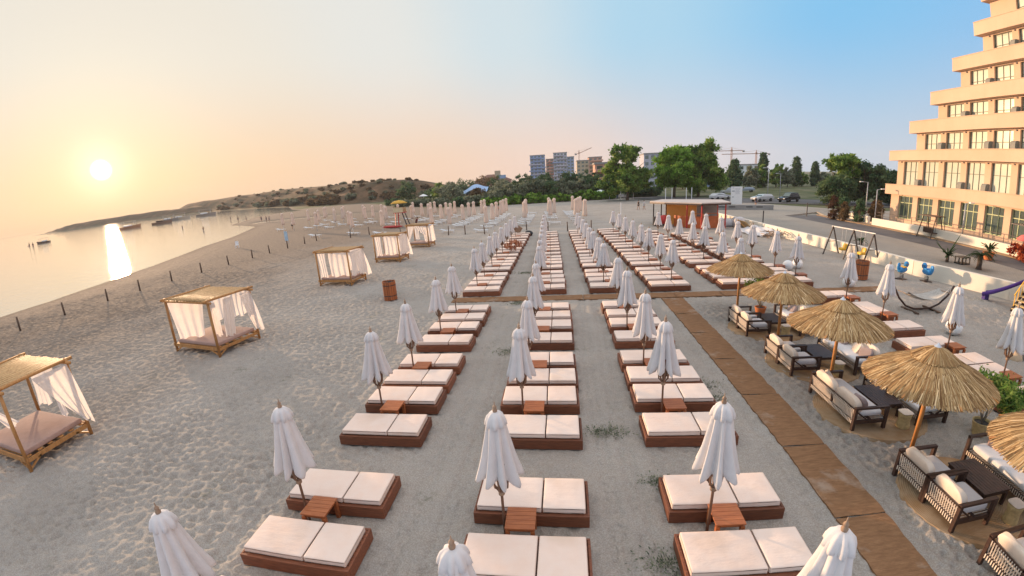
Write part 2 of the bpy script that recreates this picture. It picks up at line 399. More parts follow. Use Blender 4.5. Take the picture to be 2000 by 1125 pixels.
def tree_of(root):
    al = list(COL.objects); return [(c, [g for g in al if g.parent == c]) for c in al if c.parent == root]
class Kind:
    # the first placement uses the thing itself, later ones copy it with its parts
    def __init__(s, roots): s.roots = roots; s.trees = [tree_of(r) for r in roots]; s.used = set(); s.i = 0
    def put(s, label, loc, rz=0, group=None, scale=1, pick=None):
        k = (s.i if pick is None else pick) % len(s.roots); s.i += 1; r = s.roots[k]
        if k not in s.used:
            s.used.add(k); r.location = loc; r.rotation_euler = (0, 0, rz); r.scale = (scale,)*3 if isinstance(scale, (int, float)) else scale; r['label'] = label
            if group: r['group'] = group
            return r
        return dup(r, label, loc, rz, group, scale, s.trees[k])
ORD = ['first', 'second', 'third', 'fourth', 'fifth', 'sixth', 'seventh', 'eighth', 'ninth', 'tenth', 'eleventh', 'twelfth', 'thirteenth', 'fourteenth', 'fifteenth', 'sixteenth', 'seventeenth', 'eighteenth', 'nineteenth', 'twentieth']
def mesh_np(name, v, f, mat, smooth=True, attrs=None, parent=None):
    me = bpy.data.meshes.new(name); nv, nf, k = len(v), len(f), f.shape[1]
    me.vertices.add(nv); me.vertices.foreach_set('co', np.asarray(v, np.float32).ravel()); me.loops.add(nf*k); me.polygons.add(nf)
    me.loops.foreach_set('vertex_index', np.asarray(f, np.int32).ravel()); me.polygons.foreach_set('loop_start', np.arange(nf, dtype=np.int32)*k)
    me.polygons.foreach_set('loop_total', np.full(nf, k, np.int32)); me.polygons.foreach_set('use_smooth', np.full(nf, smooth)); me.materials.append(mat)
    for an, (dom, a) in (attrs or {}).items():
        at = me.attributes.new(an, 'FLOAT', dom); at.data.foreach_set('value', np.asarray(a, np.float32))
    me.update(calc_edges=True); me.validate(); o = bpy.data.objects.new(name, me); COL.objects.link(o)
    if parent is not None: o.parent = parent
    return o
# numpy noises
def _h(ix, iy, s=0):
    n = (ix.astype(np.int64)*374761393 + iy.astype(np.int64)*668265263 + s*982451653) & 0xffffffff
    n = ((n ^ (n >> 13))*1274126177) & 0xffffffff; n = n ^ (n >> 16); return (n & 0xffff)/65535.0
def vnoise(x, y, s=0):
    ix, iy = np.floor(x), np.floor(y); fx, fy = x-ix, y-iy; fx = fx*fx*(3-2*fx); fy = fy*fy*(3-2*fy)
    a, b, c, d = _h(ix, iy, s), _h(ix+1, iy, s), _h(ix, iy+1, s), _h(ix+1, iy+1, s)
    return (a*(1-fx)+b*fx)*(1-fy)+(c*(1-fx)+d*fx)*fy
def fbm(x, y, o=4, s=0): return sum(vnoise(x*2**i, y*2**i, s+i)*.5**i for i in range(o))/2
def cell(x, y, s=0):
    ix, iy = np.floor(x), np.floor(y); best = np.full(x.shape, 9.)
    for dx in (-1, 0, 1):
        for dy in (-1, 0, 1):
            cx, cy = ix+dx, iy+dy; px = cx+_h(cx, cy, s); py = cy+_h(cx, cy, s+5); best = np.minimum(best, (px-x)**2+(py-y)**2)
    return np.sqrt(best)
def sdist(px, py, poly):
    # signed distance to a polygon, positive inside
    d = np.full(px.shape, 1e18); ins = np.zeros(px.shape, bool); n = len(poly)
    for i in range(n):
        ax, ay = poly[i]; bx, by = poly[(i+1) % n]; ex, ey = bx-ax, by-ay; wx, wy = px-ax, py-ay
        t = np.clip((wx*ex+wy*ey)/(ex*ex+ey*ey), 0, 1); d = np.minimum(d, (wx-ex*t)**2+(wy-ey*t)**2)
        c = (ay > py) != (by > py); xx = (bx-ax)*(py-ay)/((by-ay) if by != ay else 1e-9)+ax; ins ^= c & (px < xx)
    return np.where(ins, 1, -1)*np.sqrt(d)
def sstep(a, b, x): t = np.clip((x-a)/(b-a), 0, 1); return t*t*(3-2*t)

# ------------------------------------------------------------------ setting
SEA_Z = -.28
LAND = [(-45.5, -200), (-45.5, 0), (-45.6, 12), (-45.5, 19.6), (-45.3, 24.5), (-46.9, 31.3), (-50.3, 41), (-54, 49), (-58.9, 58.5), (-64, 71), (-72, 85), (-78, 95), (-88, 103), (-101, 111.5),
        (-112, 132), (-127, 158), (-131, 172), (-124, 185), (-150, 215), (-197, 279), (-288, 351), (-430, 440), (-560, 452), (-770, 432), (-880, 470), (-700, 560), (-500, 900), (-500, 3000), (3000, 3000), (3000, -200)]
HILL = [(-455, 462), (-300, 368), (-205, 292), (-140, 232), (-108, 224), (-70, 232), (-40, 250), (-20, 300), (0, 420), (-60, 900), (-520, 1200), (-640, 560)]
HEAD = [(-440, 452), (-560, 462), (-765, 440), (-870, 470), (-700, 556), (-470, 560)]
BEACH = [(-46, -200), (-45, 30), (-60, 60), (-80, 95), (-140, 150), (-150, 200), (-110, 222), (-60, 150), (-36, 119), (-15, 116), (0, 121), (18, 122), (28, 118), (24.5, 75), (21.6, 60), (21.6, -200)]
POOL = [(-89, 110), (-70, 118), (-52, 122), (-54, 126), (-72, 123), (-92, 114)]
def hill_f(X, Y, hd, D): return (6.2+.0195*np.minimum(D, 480))*sstep(0, 36, hd)*sstep(R(-9), R(-21), np.arctan2(X, Y))*(.86+.26*fbm(X/60, Y/60, 4, 3))
def ground_grid():
    na = 1000; r = np.concatenate([np.geomspace(2.4, 62, 900), np.geomspace(62.5, 3000, 190)])
    a = np.linspace(R(-100), R(100), na); A, Rr = np.meshgrid(a, r); X = Rr*np.sin(A); Y = Rr*np.cos(A)
    d = sdist(X, Y, LAND); z = SEA_Z-.6+np.clip((d+6)/6, 0, 1)*.6+np.where(d > 0, np.clip(d/7, 0, 1)*(-SEA_Z), 0)
    z = np.where(d > 0, np.maximum(z, SEA_Z+.01+d*.04), z); z = np.minimum(z, 0.0)
    pd = sdist(X, Y, POOL); z = np.where(pd > -4, z-sstep(-4, 1.5, pd)*.42, z)
    hd = sdist(X, Y, HILL); D = np.hypot(X, Y)
    z = z+np.maximum(hill_f(X, Y, hd, D), 0)
    hd2 = sdist(X, Y, HEAD); h2 = 9.0*sstep(0, 45, hd2)*(.8+.4*fbm(X/40, Y/40, 4, 9)); z = np.maximum(z, np.where(hd2 > 0, h2, -9))
    sand = sdist(X, Y, BEACH); near = sstep(62, 25, D)
    rough = .5+.6*sstep(-5.4, -7.4, X)+.55*sstep(6.0, 6.5, X)*sstep(21, 18, Y)
    for a0, a1 in ((-3.3, -1.9), (.5, 1.7)): rough = rough*(1-.5*sstep(a0-.3, a0+.3, X)*sstep(a1+.3, a1-.3, X))
    rough = np.clip(rough, .12, 1.1)*np.clip(1.4-sstep(-38, -43, X), 0, 1)
    cw = vnoise(X*.7, Y*.7, 21)*.6; c1 = cell(X*3.9+cw, Y*4.3-cw, 1); c2 = cell(X*6.2-cw, Y*5.6+cw, 8)
    dimp = (.5+.8*vnoise(X*.45, Y*.45, 61))*(-.075*(1-sstep(.05, .52, c1))-.042*(1-sstep(.05, .5, c2)))+.05*fbm(X*1.3, Y*1.3, 3, 30)
    rt = np.zeros_like(X)
    for xx in (-3.05, -2.85, -2.35, -2.15, .75, .95, 1.35, 1.55, 4.55, 4.7, -6.3, -6.5, -6.9, -26., -26.25, -27.1, -27.35): rt += np.exp(-((X-xx-.12*np.sin(Y*.35+xx))/.09)**2)
    z += np.where((sand > 0) & (d > 1), (dimp*rough-.036*rt*(.6+.8*(vnoise(X*9, Y*9, 71) > .4))+.05*(fbm(X*.22, Y*.22, 3, 50)-.5))*(.3+.7*near), 0)
    z -= 1.2*0
    i = np.arange((len(r)-1)*na).reshape(len(r)-1, na)[:, :-1].ravel(); f = np.stack([i, i+1, i+na+1, i+na], 1)[:, ::-1]
    wet = sstep(3.6, .3, d+vnoise(X*.3, Y*.3, 4)*1.5)*(d < 8); wet = np.maximum(wet, sstep(-3.5, 0, pd)*.8)
    lines = np.exp(-((d-5.2-1.6*vnoise(X*.15, Y*.15, 5))/.22)**2)*.5*(vnoise(X*1.5, Y*1.5, 6) > .35)*(d < 12)
    wet = np.clip(np.maximum(wet*.9, lines), 0, 1)
    grass = np.clip(sstep(1.5, -3, sand)*sstep(.5, 3, d), 0, 1)*np.where(X > 21, sstep(58, 66, Y), 1)
    dry = np.clip(sstep(-12, 6, hd)+sstep(-6, 6, hd2), 0, 1)
    zz = z-.08*sstep(20.8, 22.2, X)*(Y < 62)
    struct(mesh_np('beach', np.stack([X, Y, zz], -1).reshape(-1, 3), f, SAND, True, {'wet': ('POINT', wet.ravel()), 'shore': ('POINT', (np.clip(sstep(-11, -33, X+fbm(X*.2, Y*.2, 3, 77)*10-5), 0, 1)).ravel()), 'grass': ('POINT', grass.ravel()), 'dry': ('POINT', dry.ravel())}))
ground_grid()
def sea():
    r = np.geomspace(20, 14000, 90); a = np.linspace(R(-100), R(20), 120); A, Rr = np.meshgrid(a, r); na = 120
    i = np.arange((len(r)-1)*na).reshape(len(r)-1, na)[:, :-1].ravel(); f = np.stack([i, i+1, i+na+1, i+na], 1)[:, ::-1]
    struct(mesh_np('sea', np.stack([Rr*np.sin(A), Rr*np.cos(A), np.full(A.shape, SEA_Z)], -1).reshape(-1, 3), f, WATER, True))
sea()
def sheet(name, pts, z, mat, th=None):
    m = MB(); n = len(pts)
    if th: m.poly(pts, z-th, z)
    else: m.add([(p[0], p[1], z) for p in pts], [tuple(range(n))])
    return struct(m.build(name, mat))
sheet('promenade', [(28.2, -30), (30.5, -30), (30.5, 58), (44, 66), (36, 84), (24, 70), (20.95, 62), (20.95, 39), (21.45, 30), (21.65, 24), (23.35, 18.6), (25.65, 12.1), (28.2, 6)], .12, PAVE, .5)
sheet('service_road', [(30.5, -30), (34.3, -30), (34.3, 50), (35.5, 58), (30.5, 58)], .10, ASPH, .5)
sheet('road', [(24, 97), (33, 84.5), (44, 79), (60, 66), (120, 30), (130, 45), (66, 76), (50, 92), (38, 100), (30, 112), (20, 150), (12, 148)], .13, ASPH, .5)
sheet('planting_strip', [(34.3, -30), (35.1, -30), (35.1, 58), (34.3, 52)], .2, varied('dry_soil', (.30, .20, .12), .3, 1.5, .95, .3), .6)
sheet('hotel_terrace', [(35.3, -30), (80, -30), (80, 62), (37.5, 62), (35.3, 56)], .22, PAVE, .6)

def mat_run(x0, x1, y0, y1, horiz):
    a = y0 if not horiz else x0; e = y1 if not horiz else x1
    n = 0
    while a < e:
        l = min(2.35+rng.uniform(-.1, .1), e-a); m = MB(); nn_ = 12; vs = []; fs = []
        for i in range(nn_+1):
            for j in range(7):
                u = a+l*i/nn_; v = (x0+(x1-x0)*j/6) if not horiz else (y0+(y1-y0)*j/6)
                off = rng.uniform(-.02, .02)*(j in (0, 6)); zz = .038+rng.uniform(-.003, .004)+.006*math.sin(i*1.3+j)
                vs.append((v+off, u, zz) if not horiz else (u, v+off, zz))
        for i in range(nn_):
            for j in range(6):
                q = (i*7+j, i*7+j+1, (i+1)*7+j+1, (i+1)*7+j); fs.append(q if horiz is False else q[::-1])
        k = len(vs); vs += [(x, y, z-.045) for x, y, z in vs]; m.add(vs, fs+[tuple(i+k for i in f[::-1]) for f in fs]+[tuple((b, b+7, b+7+k, b+k)) for i in range(nn_) for b in (i*7, i*7+6)])
        o = m.build('reed_mat', REED); n += 1
        if horiz: tag(o, 'woven brown reed mat, %s from the left along the cross path' % ORD[n-1], 'mat', 'reed mats laid as a cross path')
        else: tag(o, 'woven brown reed mat, %s from the front of the long straight path' % ORD[n-1], 'mat', 'reed mats laid as the long path')
        a += l+.03
mat_run(4.93, 5.97, 1.2, 20.45, False)
mat_run(-6.0, 17.2, 20.6, 21.45, True)

# ------------------------------------------------------------------ sun beds, tables, parasols
def make_bed(seed):
    t = thing('sun_bed', 'wooden sun bed', 'sun bed'); r = random.Random(seed)
    m = MB(); m.box((0, -.46, .15), (2.12, .045, .25)); m.box((0, .46, .15), (2.12, .045, .25)); m.box((-1.04, 0, .15), (.045, .87, .25)); m.box((1.04, 0, .15), (.045, .87, .25))
    for i in range(9): m.box((0, -.39+i*.0975, .255), (2.02, .085, .02))
    m.build('frame', BEDWOOD, t, .006)
    for x0, x1, nm in ((-1.0, .19, 0), (.215, .99, 1)):
        b = bmesh.new(); bmesh.ops.create_cube(b, size=1)
        for v in b.verts: v.co = Vector((v.co.x*(x1-x0)+(x0+x1)/2, v.co.y*.82, v.co.z*.125+.335))
        bmesh.ops.subdivide_edges(b, edges=b.edges[:], cuts=9, use_grid_fill=True)
        bmesh.ops.bevel(b, geom=[e for e in b.edges if e.calc_face_angle(0) > .5], offset=.03, segments=3, profile=.6, affect='EDGES')
        cx, hx = (x0+x1)/2, (x1-x0)/2
        ph = r.uniform(0, 6)
        for v in b.verts:
            if v.co.z > .34:
                u, w = (v.co.x-cx)/hx, v.co.y/.41; k = (1-u*u)*(1-w*w)
                v.co.z += .014*k+.004*math.sin(v.co.x*13+ph+v.co.y*5)*k+r.uniform(-.0015, .0015)
        me = bpy.data.meshes.new('cushion'); b.to_mesh(me); b.free(); me.materials.append(CUSH)
        me.polygons.foreach_set('use_smooth', [True]*len(me.polygons)); o = bpy.data.objects.new('cushion', me); COL.objects.link(o); o.parent = t
    return t
def make_table():
    t = thing('side_table', 'small red wooden side table', 'side table'); m = MB()
    for i in range(5): m.box((0, -.205+i*.1025, .435), (.52, .098, .03))
    m.build('table_top', TABWOOD, t, .004)
    MB().box((0, 0, .385), (.44, .44, .06)).build('apron', TABWOOD, t)
    for sx in (-1, 1):
        for sy in (-1, 1): MB().box((sx*.215, sy*.215, .19), (.07, .07, .38)).build('leg', TABWOOD, t)
    return t
def pleats(seed, n=8, amp=.24):
    r = random.Random(seed); ph = r.uniform(0, 6); aa = [r.uniform(.6, 1.3) for _ in range(n)]; w2 = r.uniform(0, 6)
    def f(a, t):
        k = (a+ph)*n/(2*math.pi); i = int(math.floor(k)) % n; u = k-math.floor(k); v = 1-abs(2*u-1)**1.25
        return 1-amp*aa[i]*(1-v)*min(1, t*1.6)+.05*math.sin(2*a+w2)*t
    return f
def make_parasol(seed):
    t = thing('folded_parasol', 'folded white parasol', 'parasol'); r = random.Random(seed)
    MB().tube([(0, 0, -.3), (0, 0, 1.2), (0, 0, 2.6)], [.026, .024, .02], 8).build('pole', POLEWOOD, t)
    prof = [(.105, 2.52), (.15, 2.46), (.168, 2.36), (.20, 2.2), (.245, 2.0), (.29, 1.8), (.34, 1.62), (.38, 1.50), (.415, 1.39), (.40, 1.372), (.22, 1.46)]
    P = pleats(seed, 8, .56); ph = r.uniform(0, 6)
    MB().lathe(prof, 64, fr=lambda a, i: P(a, i/8), fz=lambda a, i: (-.04*math.sin(2*a+ph)-.30*(P(a, 1)-.75))*(i/9)**4).build('canopy', CANVAS, t)
    Q = pleats(seed+50, 8, .30)
    MB().lathe([(.03, 2.60), (.09, 2.585), (.15, 2.53), (.185, 2.45), (.20, 2.38), (.185, 2.375)], 56, fr=lambda a, i: Q(a, i/4), fz=lambda a, i: -.05*(Q(a, 1)-.8)*(i/4)**2).build('vent_cap', CANVAS, t)
    m = MB()
    for k in range(8):
        a = k*math.pi/4+ph; m.bar((math.cos(a)*.16, math.sin(a)*.16, 1.7), (math.cos(a)*.115, math.sin(a)*.115, 1.12+.03*(k % 2)), .034, .024)
        m.bar((math.cos(a)*.115, math.sin(a)*.115, 1.14+.03*(k % 2)), (math.cos(a)*.035, math.sin(a)*.035, 1.03), .026, .02)
    m.build('ribs', POLEWOOD, t)
    MB().lathe([(.03, .95), (.055, .97), (.055, 1.05), (.03, 1.07)], 12, caps=True).build('hub', FINIAL, t)
    MB().lathe([(.02, 2.58), (.036, 2.60), (.04, 2.63), (.024, 2.655), (.034, 2.68), (.026, 2.70), (.010, 2.72), (.006, 2.77), (.002, 2.78)], 14, caps=True).build('finial', FINIAL, t)
    return t
BEDS = Kind([make_bed(i) for i in range(4)]); TABLES = Kind([make_table()]); PARAS = Kind([make_parasol(i) for i in range(6)])
def colx(x, y): return x-(.024*(y-22) if y > 22 else 0)
cnt = {}
def nth(k): cnt[k] = cnt.get(k, 0)+1; return ORD[cnt[k]-1]
NEARY = [5.0, 6.45, 8.75, 10.25, 11.4, 12.65, 14.53, 16.03, 17.24, 18.5]
FARY = [22.2, 23.5, 24.65, 25.85, 27.7, 29.05, 30.2, 31.4, 33.05, 34.85, 36.35, 38.2, 40.0, 41.65, 43.8, 45.5, 47.3]
TABN = [5.73, 9.5, 12.03, 15.28, 17.87]
def bed(x, y, col): BEDS.put('cushioned wooden sun bed, %s in the %s' % (nth(('b', col)), col), (x+rng.uniform(-.03, .03), y, 0), rng.uniform(-.012, .012), 'sun beds in the %s' % col, pick=rng.randrange(4))
def unit(px, tx, y, col, h=1.):
    PARAS.put('folded white parasol, %s in the %s' % (nth(('p', col)), col), (px, y, 0), rng.uniform(0, 6.28), 'folded parasols in the %s' % col, (1, 1, h), pick=rng.randrange(6)).rotation_euler = (rng.uniform(-.012, .012), rng.uniform(-.012, .012), rng.uniform(0, 6.28))
    TABLES.put('small red wooden table, %s in the %s' % (nth(('t', col)), col), (tx, y, 0), rng.uniform(-.03, .03), 'side tables in the %s' % col)
for cx, dy, col in ((-4.55, -.05, 'left near column'), (-.70, 0, 'middle near column'), (2.86, .1, 'right near column before the reed mats')):
    ys = NEARY[:]
    if cx < -4: ys = [3.55]+ys
    for y in ys: bed(cx, y+dy, col)
    for y in ([3.3+.25*(0)]+TABN if True else TABN):
        if y < 4:
            PARAS.put('folded white parasol, %s in the %s' % (nth(('p', col)), col), ({-4.55: -5.15, -.70: -1.2, 2.86: 2.83}[cx], {-4.55: 3.15, -.70: 3.2, 2.86: 3.25}[cx], 0), 1.+cx, 'folded parasols in the %s' % col, (1, 1, {-4.55: .93, -.70: .955, 2.86: 1.}[cx]))
        else: unit(cx-.42, cx-.12, y+dy, col, .985 if cx < 0 else 1.02)
for y in (8.9, 10.5, 11.4, 13.0, 14.75, 16.55, 17.35, 19.25): bed(12.72, y, 'right near column behind the thatched umbrellas')
for y in (9.95, 12.35, 15.9, 18.4): unit(13.02, 13.36, y, 'right near column behind the thatched umbrellas', .96)
FARC = [(-4.55, 'far column at the left', -.42, -.12), (-.82, 'second far column from the left', -.42, -.12), (2.52, 'third far column from the left', -.2, .15), (5.74, 'fourth far column from the left', .35, .68), (9.5, 'fifth far column from the left', .30, .62), (12.35, 'rightmost far column', .75, 1.08)]
for cx, col, pu, tu in FARC:
    ys = FARY if cx < 9 else FARY[:15] if cx < 11 else FARY[:14]
    for i, y in enumerate(ys):
        x = colx(cx, y) if cx > -4 else cx
        bed(x, y+.03*(cx/4), col)
    for i in range(0, len(ys)-1, 2):
        y = (ys[i]+ys[i+1])/2+.02; x = colx(cx, y) if cx > -4 else cx
        unit(x+pu, x+tu, y+(.25 if cx > 4 else 0), col, .985)

# ------------------------------------------------------------------ white loungers and cream parasols at the back
def make_lounger():
    t = thing('plastic_lounger', 'white plastic lounger', 'lounger'); m = MB()
    for i in range(9): m.box((.05+i*.135, 0, .33), (.105, .6, .025))
    m.box((.6, -.3, .32), (1.3, .05, .06)); m.box((.6, .3, .32), (1.3, .05, .06)); m.build('deck', WHITE, t)
    m = MB(); q = R(14)
    for i in range(5): m.box((-.08-i*.13*math.cos(q), 0, .34+i*.13*math.sin(q)), (.105, .6, .025), ry=q)
    m.bar((0, -.3, .33), (-.66, -.3, .50), .05, .05); m.bar((0, .3, .33), (-.66, .3, .50), .05, .05); m.build('backrest', WHITE, t)
    for x in (-.35, 1.15):
        for y in (-.28, .28): MB().box((x, y, .15), (.05, .05, .32)).build('leg', WHITE, t)
    return t
def make_tan(seed):
    t = thing('cream_parasol', 'folded cream parasol', 'parasol'); P = pleats(seed, 6, .3)
    MB().tube([(0, 0, -.3), (0, 0, 2.9)], .025, 6).build('pole', WHITE, t)
    MB().lathe([(.02, 2.95), (.10, 2.9), (.17, 2.8), (.19, 2.68), (.15, 2.55), (.16, 2.3), (.18, 1.9), (.20, 1.5), (.23, 1.2), (.20, 1.0), (.08, .98)], 30, fr=lambda a, i: P(a, .3+i/12)).build('canopy', TANCANVAS, t)
    return t
LOUNG = Kind([make_lounger()]); TANS = Kind([make_tan(i) for i in range(3)])
BCOL = [(-10.4, 'back column right of the lifeguard tower', (53, 57.5, 60.8, 62.5, 64.9, 68, 70.4, 72.5, 74.6, 77, 79.4)), (-15.3, 'second back column right of the lifeguard tower', (54.4, 60.8, 62.6, 64.8, 67, 69.4, 71.4, 73.3, 76.5, 80.9)),
        (-20.6, 'third back column right of the lifeguard tower', (58, 64.3, 67, 69.5, 72.4, 78, 82)), (-25.6, 'back column beside the lifeguard tower', (55.7, 73.8, 75.7, 78, 83.3)), (-30.4, 'first back column left of the lifeguard tower', (57.3, 69.6, 73.5, 80.2, 85.6)),
        (-36.8, 'second back column left of the lifeguard tower', (57.4, 71.4, 75.9, 77.8, 87.1)), (-42.1, 'third back column left of the lifeguard tower', (70.6, 75.4, 80, 86.9)), (-47.5, 'fourth back column left of the lifeguard tower', (72.4, 75.6, 78, 82.3, 89.8)), (-54, 'back column nearest the water', (72.9, 90.1)),
        (-5.4, 'back column behind the left far beds', (59.2, 62, 64.8, 67, 69.5, 71.7, 73.9, 78.9)), (-2.2, 'back column behind the second far beds', (58.7, 65.9, 69, 72.7, 75.5, 78)), (2.4, 'rightmost back column', (60.4, 64.1, 68.6, 71, 73, 75.3, 77.5))]
for cx, col, ys in BCOL:
    for y in ys:
        x = cx+((60-y)*.06 if cx > -3 else 0)+(1.2 if cx > -3 else 0)*(cx < 0)
        LOUNG.put('white plastic lounger, %s in the %s' % (nth(('l', col)), col), (x-.3, y, 0), rng.uniform(-.05, .05), 'white loungers in the %s' % col)
TALL = [(-12.6, 69.4), (-12.6, 76.4), (-12.6, 81.9), (-12.4, 86.5), (-12.6, 92), (-12.7, 98), (-18.6, 78.0), (-19.1, 85.8), (-18.9, 90), (-17.9, 94), (-18.1, 99), (-19.3, 70.5), (-23.3, 73.1), (-24.5, 83.7), (-26.0, 93.1), (-23.7, 88.4), (-25.2, 98), (-29.7, 91.7), (-32.7, 95.8), (-31.8, 100), (-32.3, 87.8), (-32, 104), (-33.1, 73.8), (-39.2, 90.0), (-39.8, 98.9), (-41.4, 94.4), (-39.5, 108.8), (-39.6, 74.6),
        (-42.9, 79.8), (-47.2, 96), (-47.5, 101), (-48.2, 108), (-54.6, 86.4), (-53.7, 93.1), (-56.4, 101.9), (-54.8, 110.6), (-61.3, 98.5), (-60.3, 104.5), (-61.7, 112.4), (-68.2, 112.9), (-69.0, 94.4), (-68.5, 105), (-64.4, 92), (-72, 120), (-7.2, 87.5), (-6.6, 76.3), (-6.9, 81.5), (-2.4, 88.5), (-1.9, 78.4), (-1.2, 83.7), (2.6, 90.2), (2.8, 76.8), (3.4, 81.4), (4.0, 85.6), (4.2, 73.0)]
tcol = sorted(((min(range(len(BCOL)), key=lambda k: abs(BCOL[k][0]-(x*.77))), y*.77, x*.77) for x, y in TALL))
for k, y, x in tcol: TANS.put('tall folded cream parasol, %s in the %s' % (nth(('tp', k)), BCOL[k][1]), (x, y, 0), rng.uniform(0, 6), 'cream parasols in the %s' % BCOL[k][1], (1.5, 1.5, 1.16), pick=rng.randrange(3))

# ------------------------------------------------------------------ cabanas
def curtain(pts, name, par, seed=0, nu=36, nv=14, amp=.05):
    # pts: top-left, top-right, bottom-right, bottom-left; pleated cloth hung between them, with thickness from its own folds
    r = random.Random(seed); tl, tr, br, bl = [Vector(p) for p in pts]; nrm = (tr-tl).cross(bl-tl).normalized(); ph = r.uniform(0, 6); vs = []; fs = []
    for j in range(nv+1):
        v = j/nv
        for i in range(nu+1):
            u = i/nu; a = tl.lerp(tr, u); b = bl.lerp(br, u); p = a.lerp(b, v); wv = math.sin(u*22+ph+math.sin(v*3+ph))*amp*(.5+.6*v)+math.sin(v*3.1)*amp*1.3*math.sin(ph+u*3)
            vs.append(p+nrm*wv+Vector((0, 0, -.05*math.sin(u*9+ph)*v*v)))
    n = nu+1
    for j in range(nv):
        for i in range(nu): fs.append((j*n+i, j*n+i+1, (j+1)*n+i+1, (j+1)*n+i))
    return MB().add(vs, fs, True).build(name, SHEER, par)
def cabana(loc, rz, w, d, label, seed, cur):
    t = thing('beach_cabana', label, 'cabana', loc, rz, 'four-post daybed cabanas facing the sun beds'); H = 2.35; r = random.Random(seed)
    # origin at the near right corner; x runs to -w, y runs to +d
    for (x, y) in ((0, 0), (-w, 0), (0, d), (-w, d)):
        MB().tube([(x, y, -.1), (x+r.uniform(-.02, .02), y, H+.1)], .055, 10).build('post', CABWOOD, t)
    m = MB()
    for a, b in (((.2, 0, H-.03), (-w-.2, 0, H-.03)), ((.2, d, H-.03), (-w-.2, d, H-.03)), ((0, -.2, H+.05), (0, d+.2, H+.05)), ((-w, -.2, H+.05), (-w, d+.2, H+.05))): m.tube([a, b], .05, 8)
    m.build('roof_beams', CABWOOD, t)
    m = MB(); n = int(w/.11)
    for i in range(n):
        x = -w+.12+(w-.24)*i/(n-1); m.tube([(x, -.05+r.uniform(-.04, .04), H+.04+.02*(i % 2)), (x+r.uniform(-.02, .02), d*.5, H+.01), (x, d+.05+r.uniform(-.04, .04), H+.04)], .036, 6)
    m.build('roof_canes', BAMBOO, t)
    m = MB()
    for y in (0, d): m.bar((.05, y, .33), (-w-.12, y, .33), .05, .14)
    for x in (0, -w): m.bar((x, -.05, .30), (x, d+.05, .30), .05, .12)
    for k in range(6): m.box((-w/2, .15+k*(d-.3)/5, .39), (w-.05, .14, .025))
    m.build('bed_frame', CABWOOD, t)
    for (x, y, sx, sy) in ((0, 0, -1, 0), (-w, 0, 1, 0), (0, 0, 0, 1), (0, d, 0, -1), (-w, 0, 0, 1)): MB().bar((x, y, .05), (x+sx*.45, y+sy*.45, .28), .05, .05).build('brace', CABWOOD, t)
    b = bmesh.new(); bmesh.ops.create_cube(b, size=1)
    for v in b.verts: v.co = Vector((v.co.x*(w-.22)-w/2, v.co.y*(d-.16)+d/2, v.co.z*.15+.48))
    bmesh.ops.bevel(b, geom=b.edges[:], offset=.035, segments=3, profile=.6, affect='EDGES')
    me = bpy.data.meshes.new('mattress'); b.to_mesh(me); b.free(); me.materials.append(DAYBED); me.polygons.foreach_set('use_smooth', [True]*len(me.polygons))
    o = bpy.data.objects.new('mattress', me); COL.objects.link(o); o.parent = t
    for k, c in enumerate(cur(w, d, H)): curtain(c, 'curtain', t, seed*7+k)
    return t
T = .0
c_blow = lambda w, d, H: [  # foreground: cloth thrown over the right side, strips blowing left
    [(.06, d*.98, H-.05), (.05, d*.45, H-.05), (.45, d*.85, .75), (.35, d*1.02, .45)], [(-w+.05, d, H-.1), (-w*.45, d, H-.1), (-w*.55, d-.05, .9), (-w+.1, d, .7)],
    [(-w*.5, d-.05, H-.1), (-w*.28, d-.05, H-.1), (-w*.12, d-.3, .75), (-w*.3, d-.2, .65)], [(-w+.1, .05, H-.15), (-w*.55, .05, 1.75), (-w*.10, .35, 1.28), (-w*.35, .3, 1.0)], [(-w+.02, .05, H-.15), (-w+.02, .7, H-.15), (-w+.15, .5, .6), (-w+.15, .1, .6)]]
c_two = lambda w, d, H: [
    [(-w+.06, .03, H-.12), (-w*.62, d*.5, H-.12), (-w*.55, d*.3, .62), (-w+.25, .12, .56)], [(-w+.02, d-.05, H-.1), (-w*.45, d-.02, H-.1), (-w*.42, d-.02, 1.05), (-w+.1, d-.05, .75)],
    [(.02, .06, H-.08), (.02, .3, H-.08), (-.12, .42, .75), (-.16, .12, .95)], [(-.05, d*.36, H-.08), (-.03, d*.58, H-.08), (-.18, d*.52, .58), (-.30, d*.34, .60)],
    [(.0, d*.75, H-.08), (.02, d*.98, H-.08), (.30, d*1.06, .42), (.16, d*.92, .60)], [(-w*.42, d, H-.1), (-.1, d, H-.1), (-.25, d, 1.25), (-w*.40, d, 1.0)]]
c_closed = lambda w, d, H: [
    [(-w+.05, .02, H-.12), (-w*.70, .05, H-.12), (-w*.72, .10, .58), (-w+.12, .03, .58)], [(-w*.62, .08, H-.12), (-w*.05, .05, H-.12), (-w*.08, .4, .62), (-w*.62, .12, .62)],
    [(-w, d, H-.1), (-.05, d, H-.1), (-.1, d, .7), (-w, d, .6)], [(.02, .08, H-.08), (.02, d*.5, H-.08), (.08, d*.55, .62), (.04, .1, .62)], [(.02, d*.5, H-.08), (.02, d, H-.08), (.38, d*1.12, .35), (.12, d*.6, .62)]]
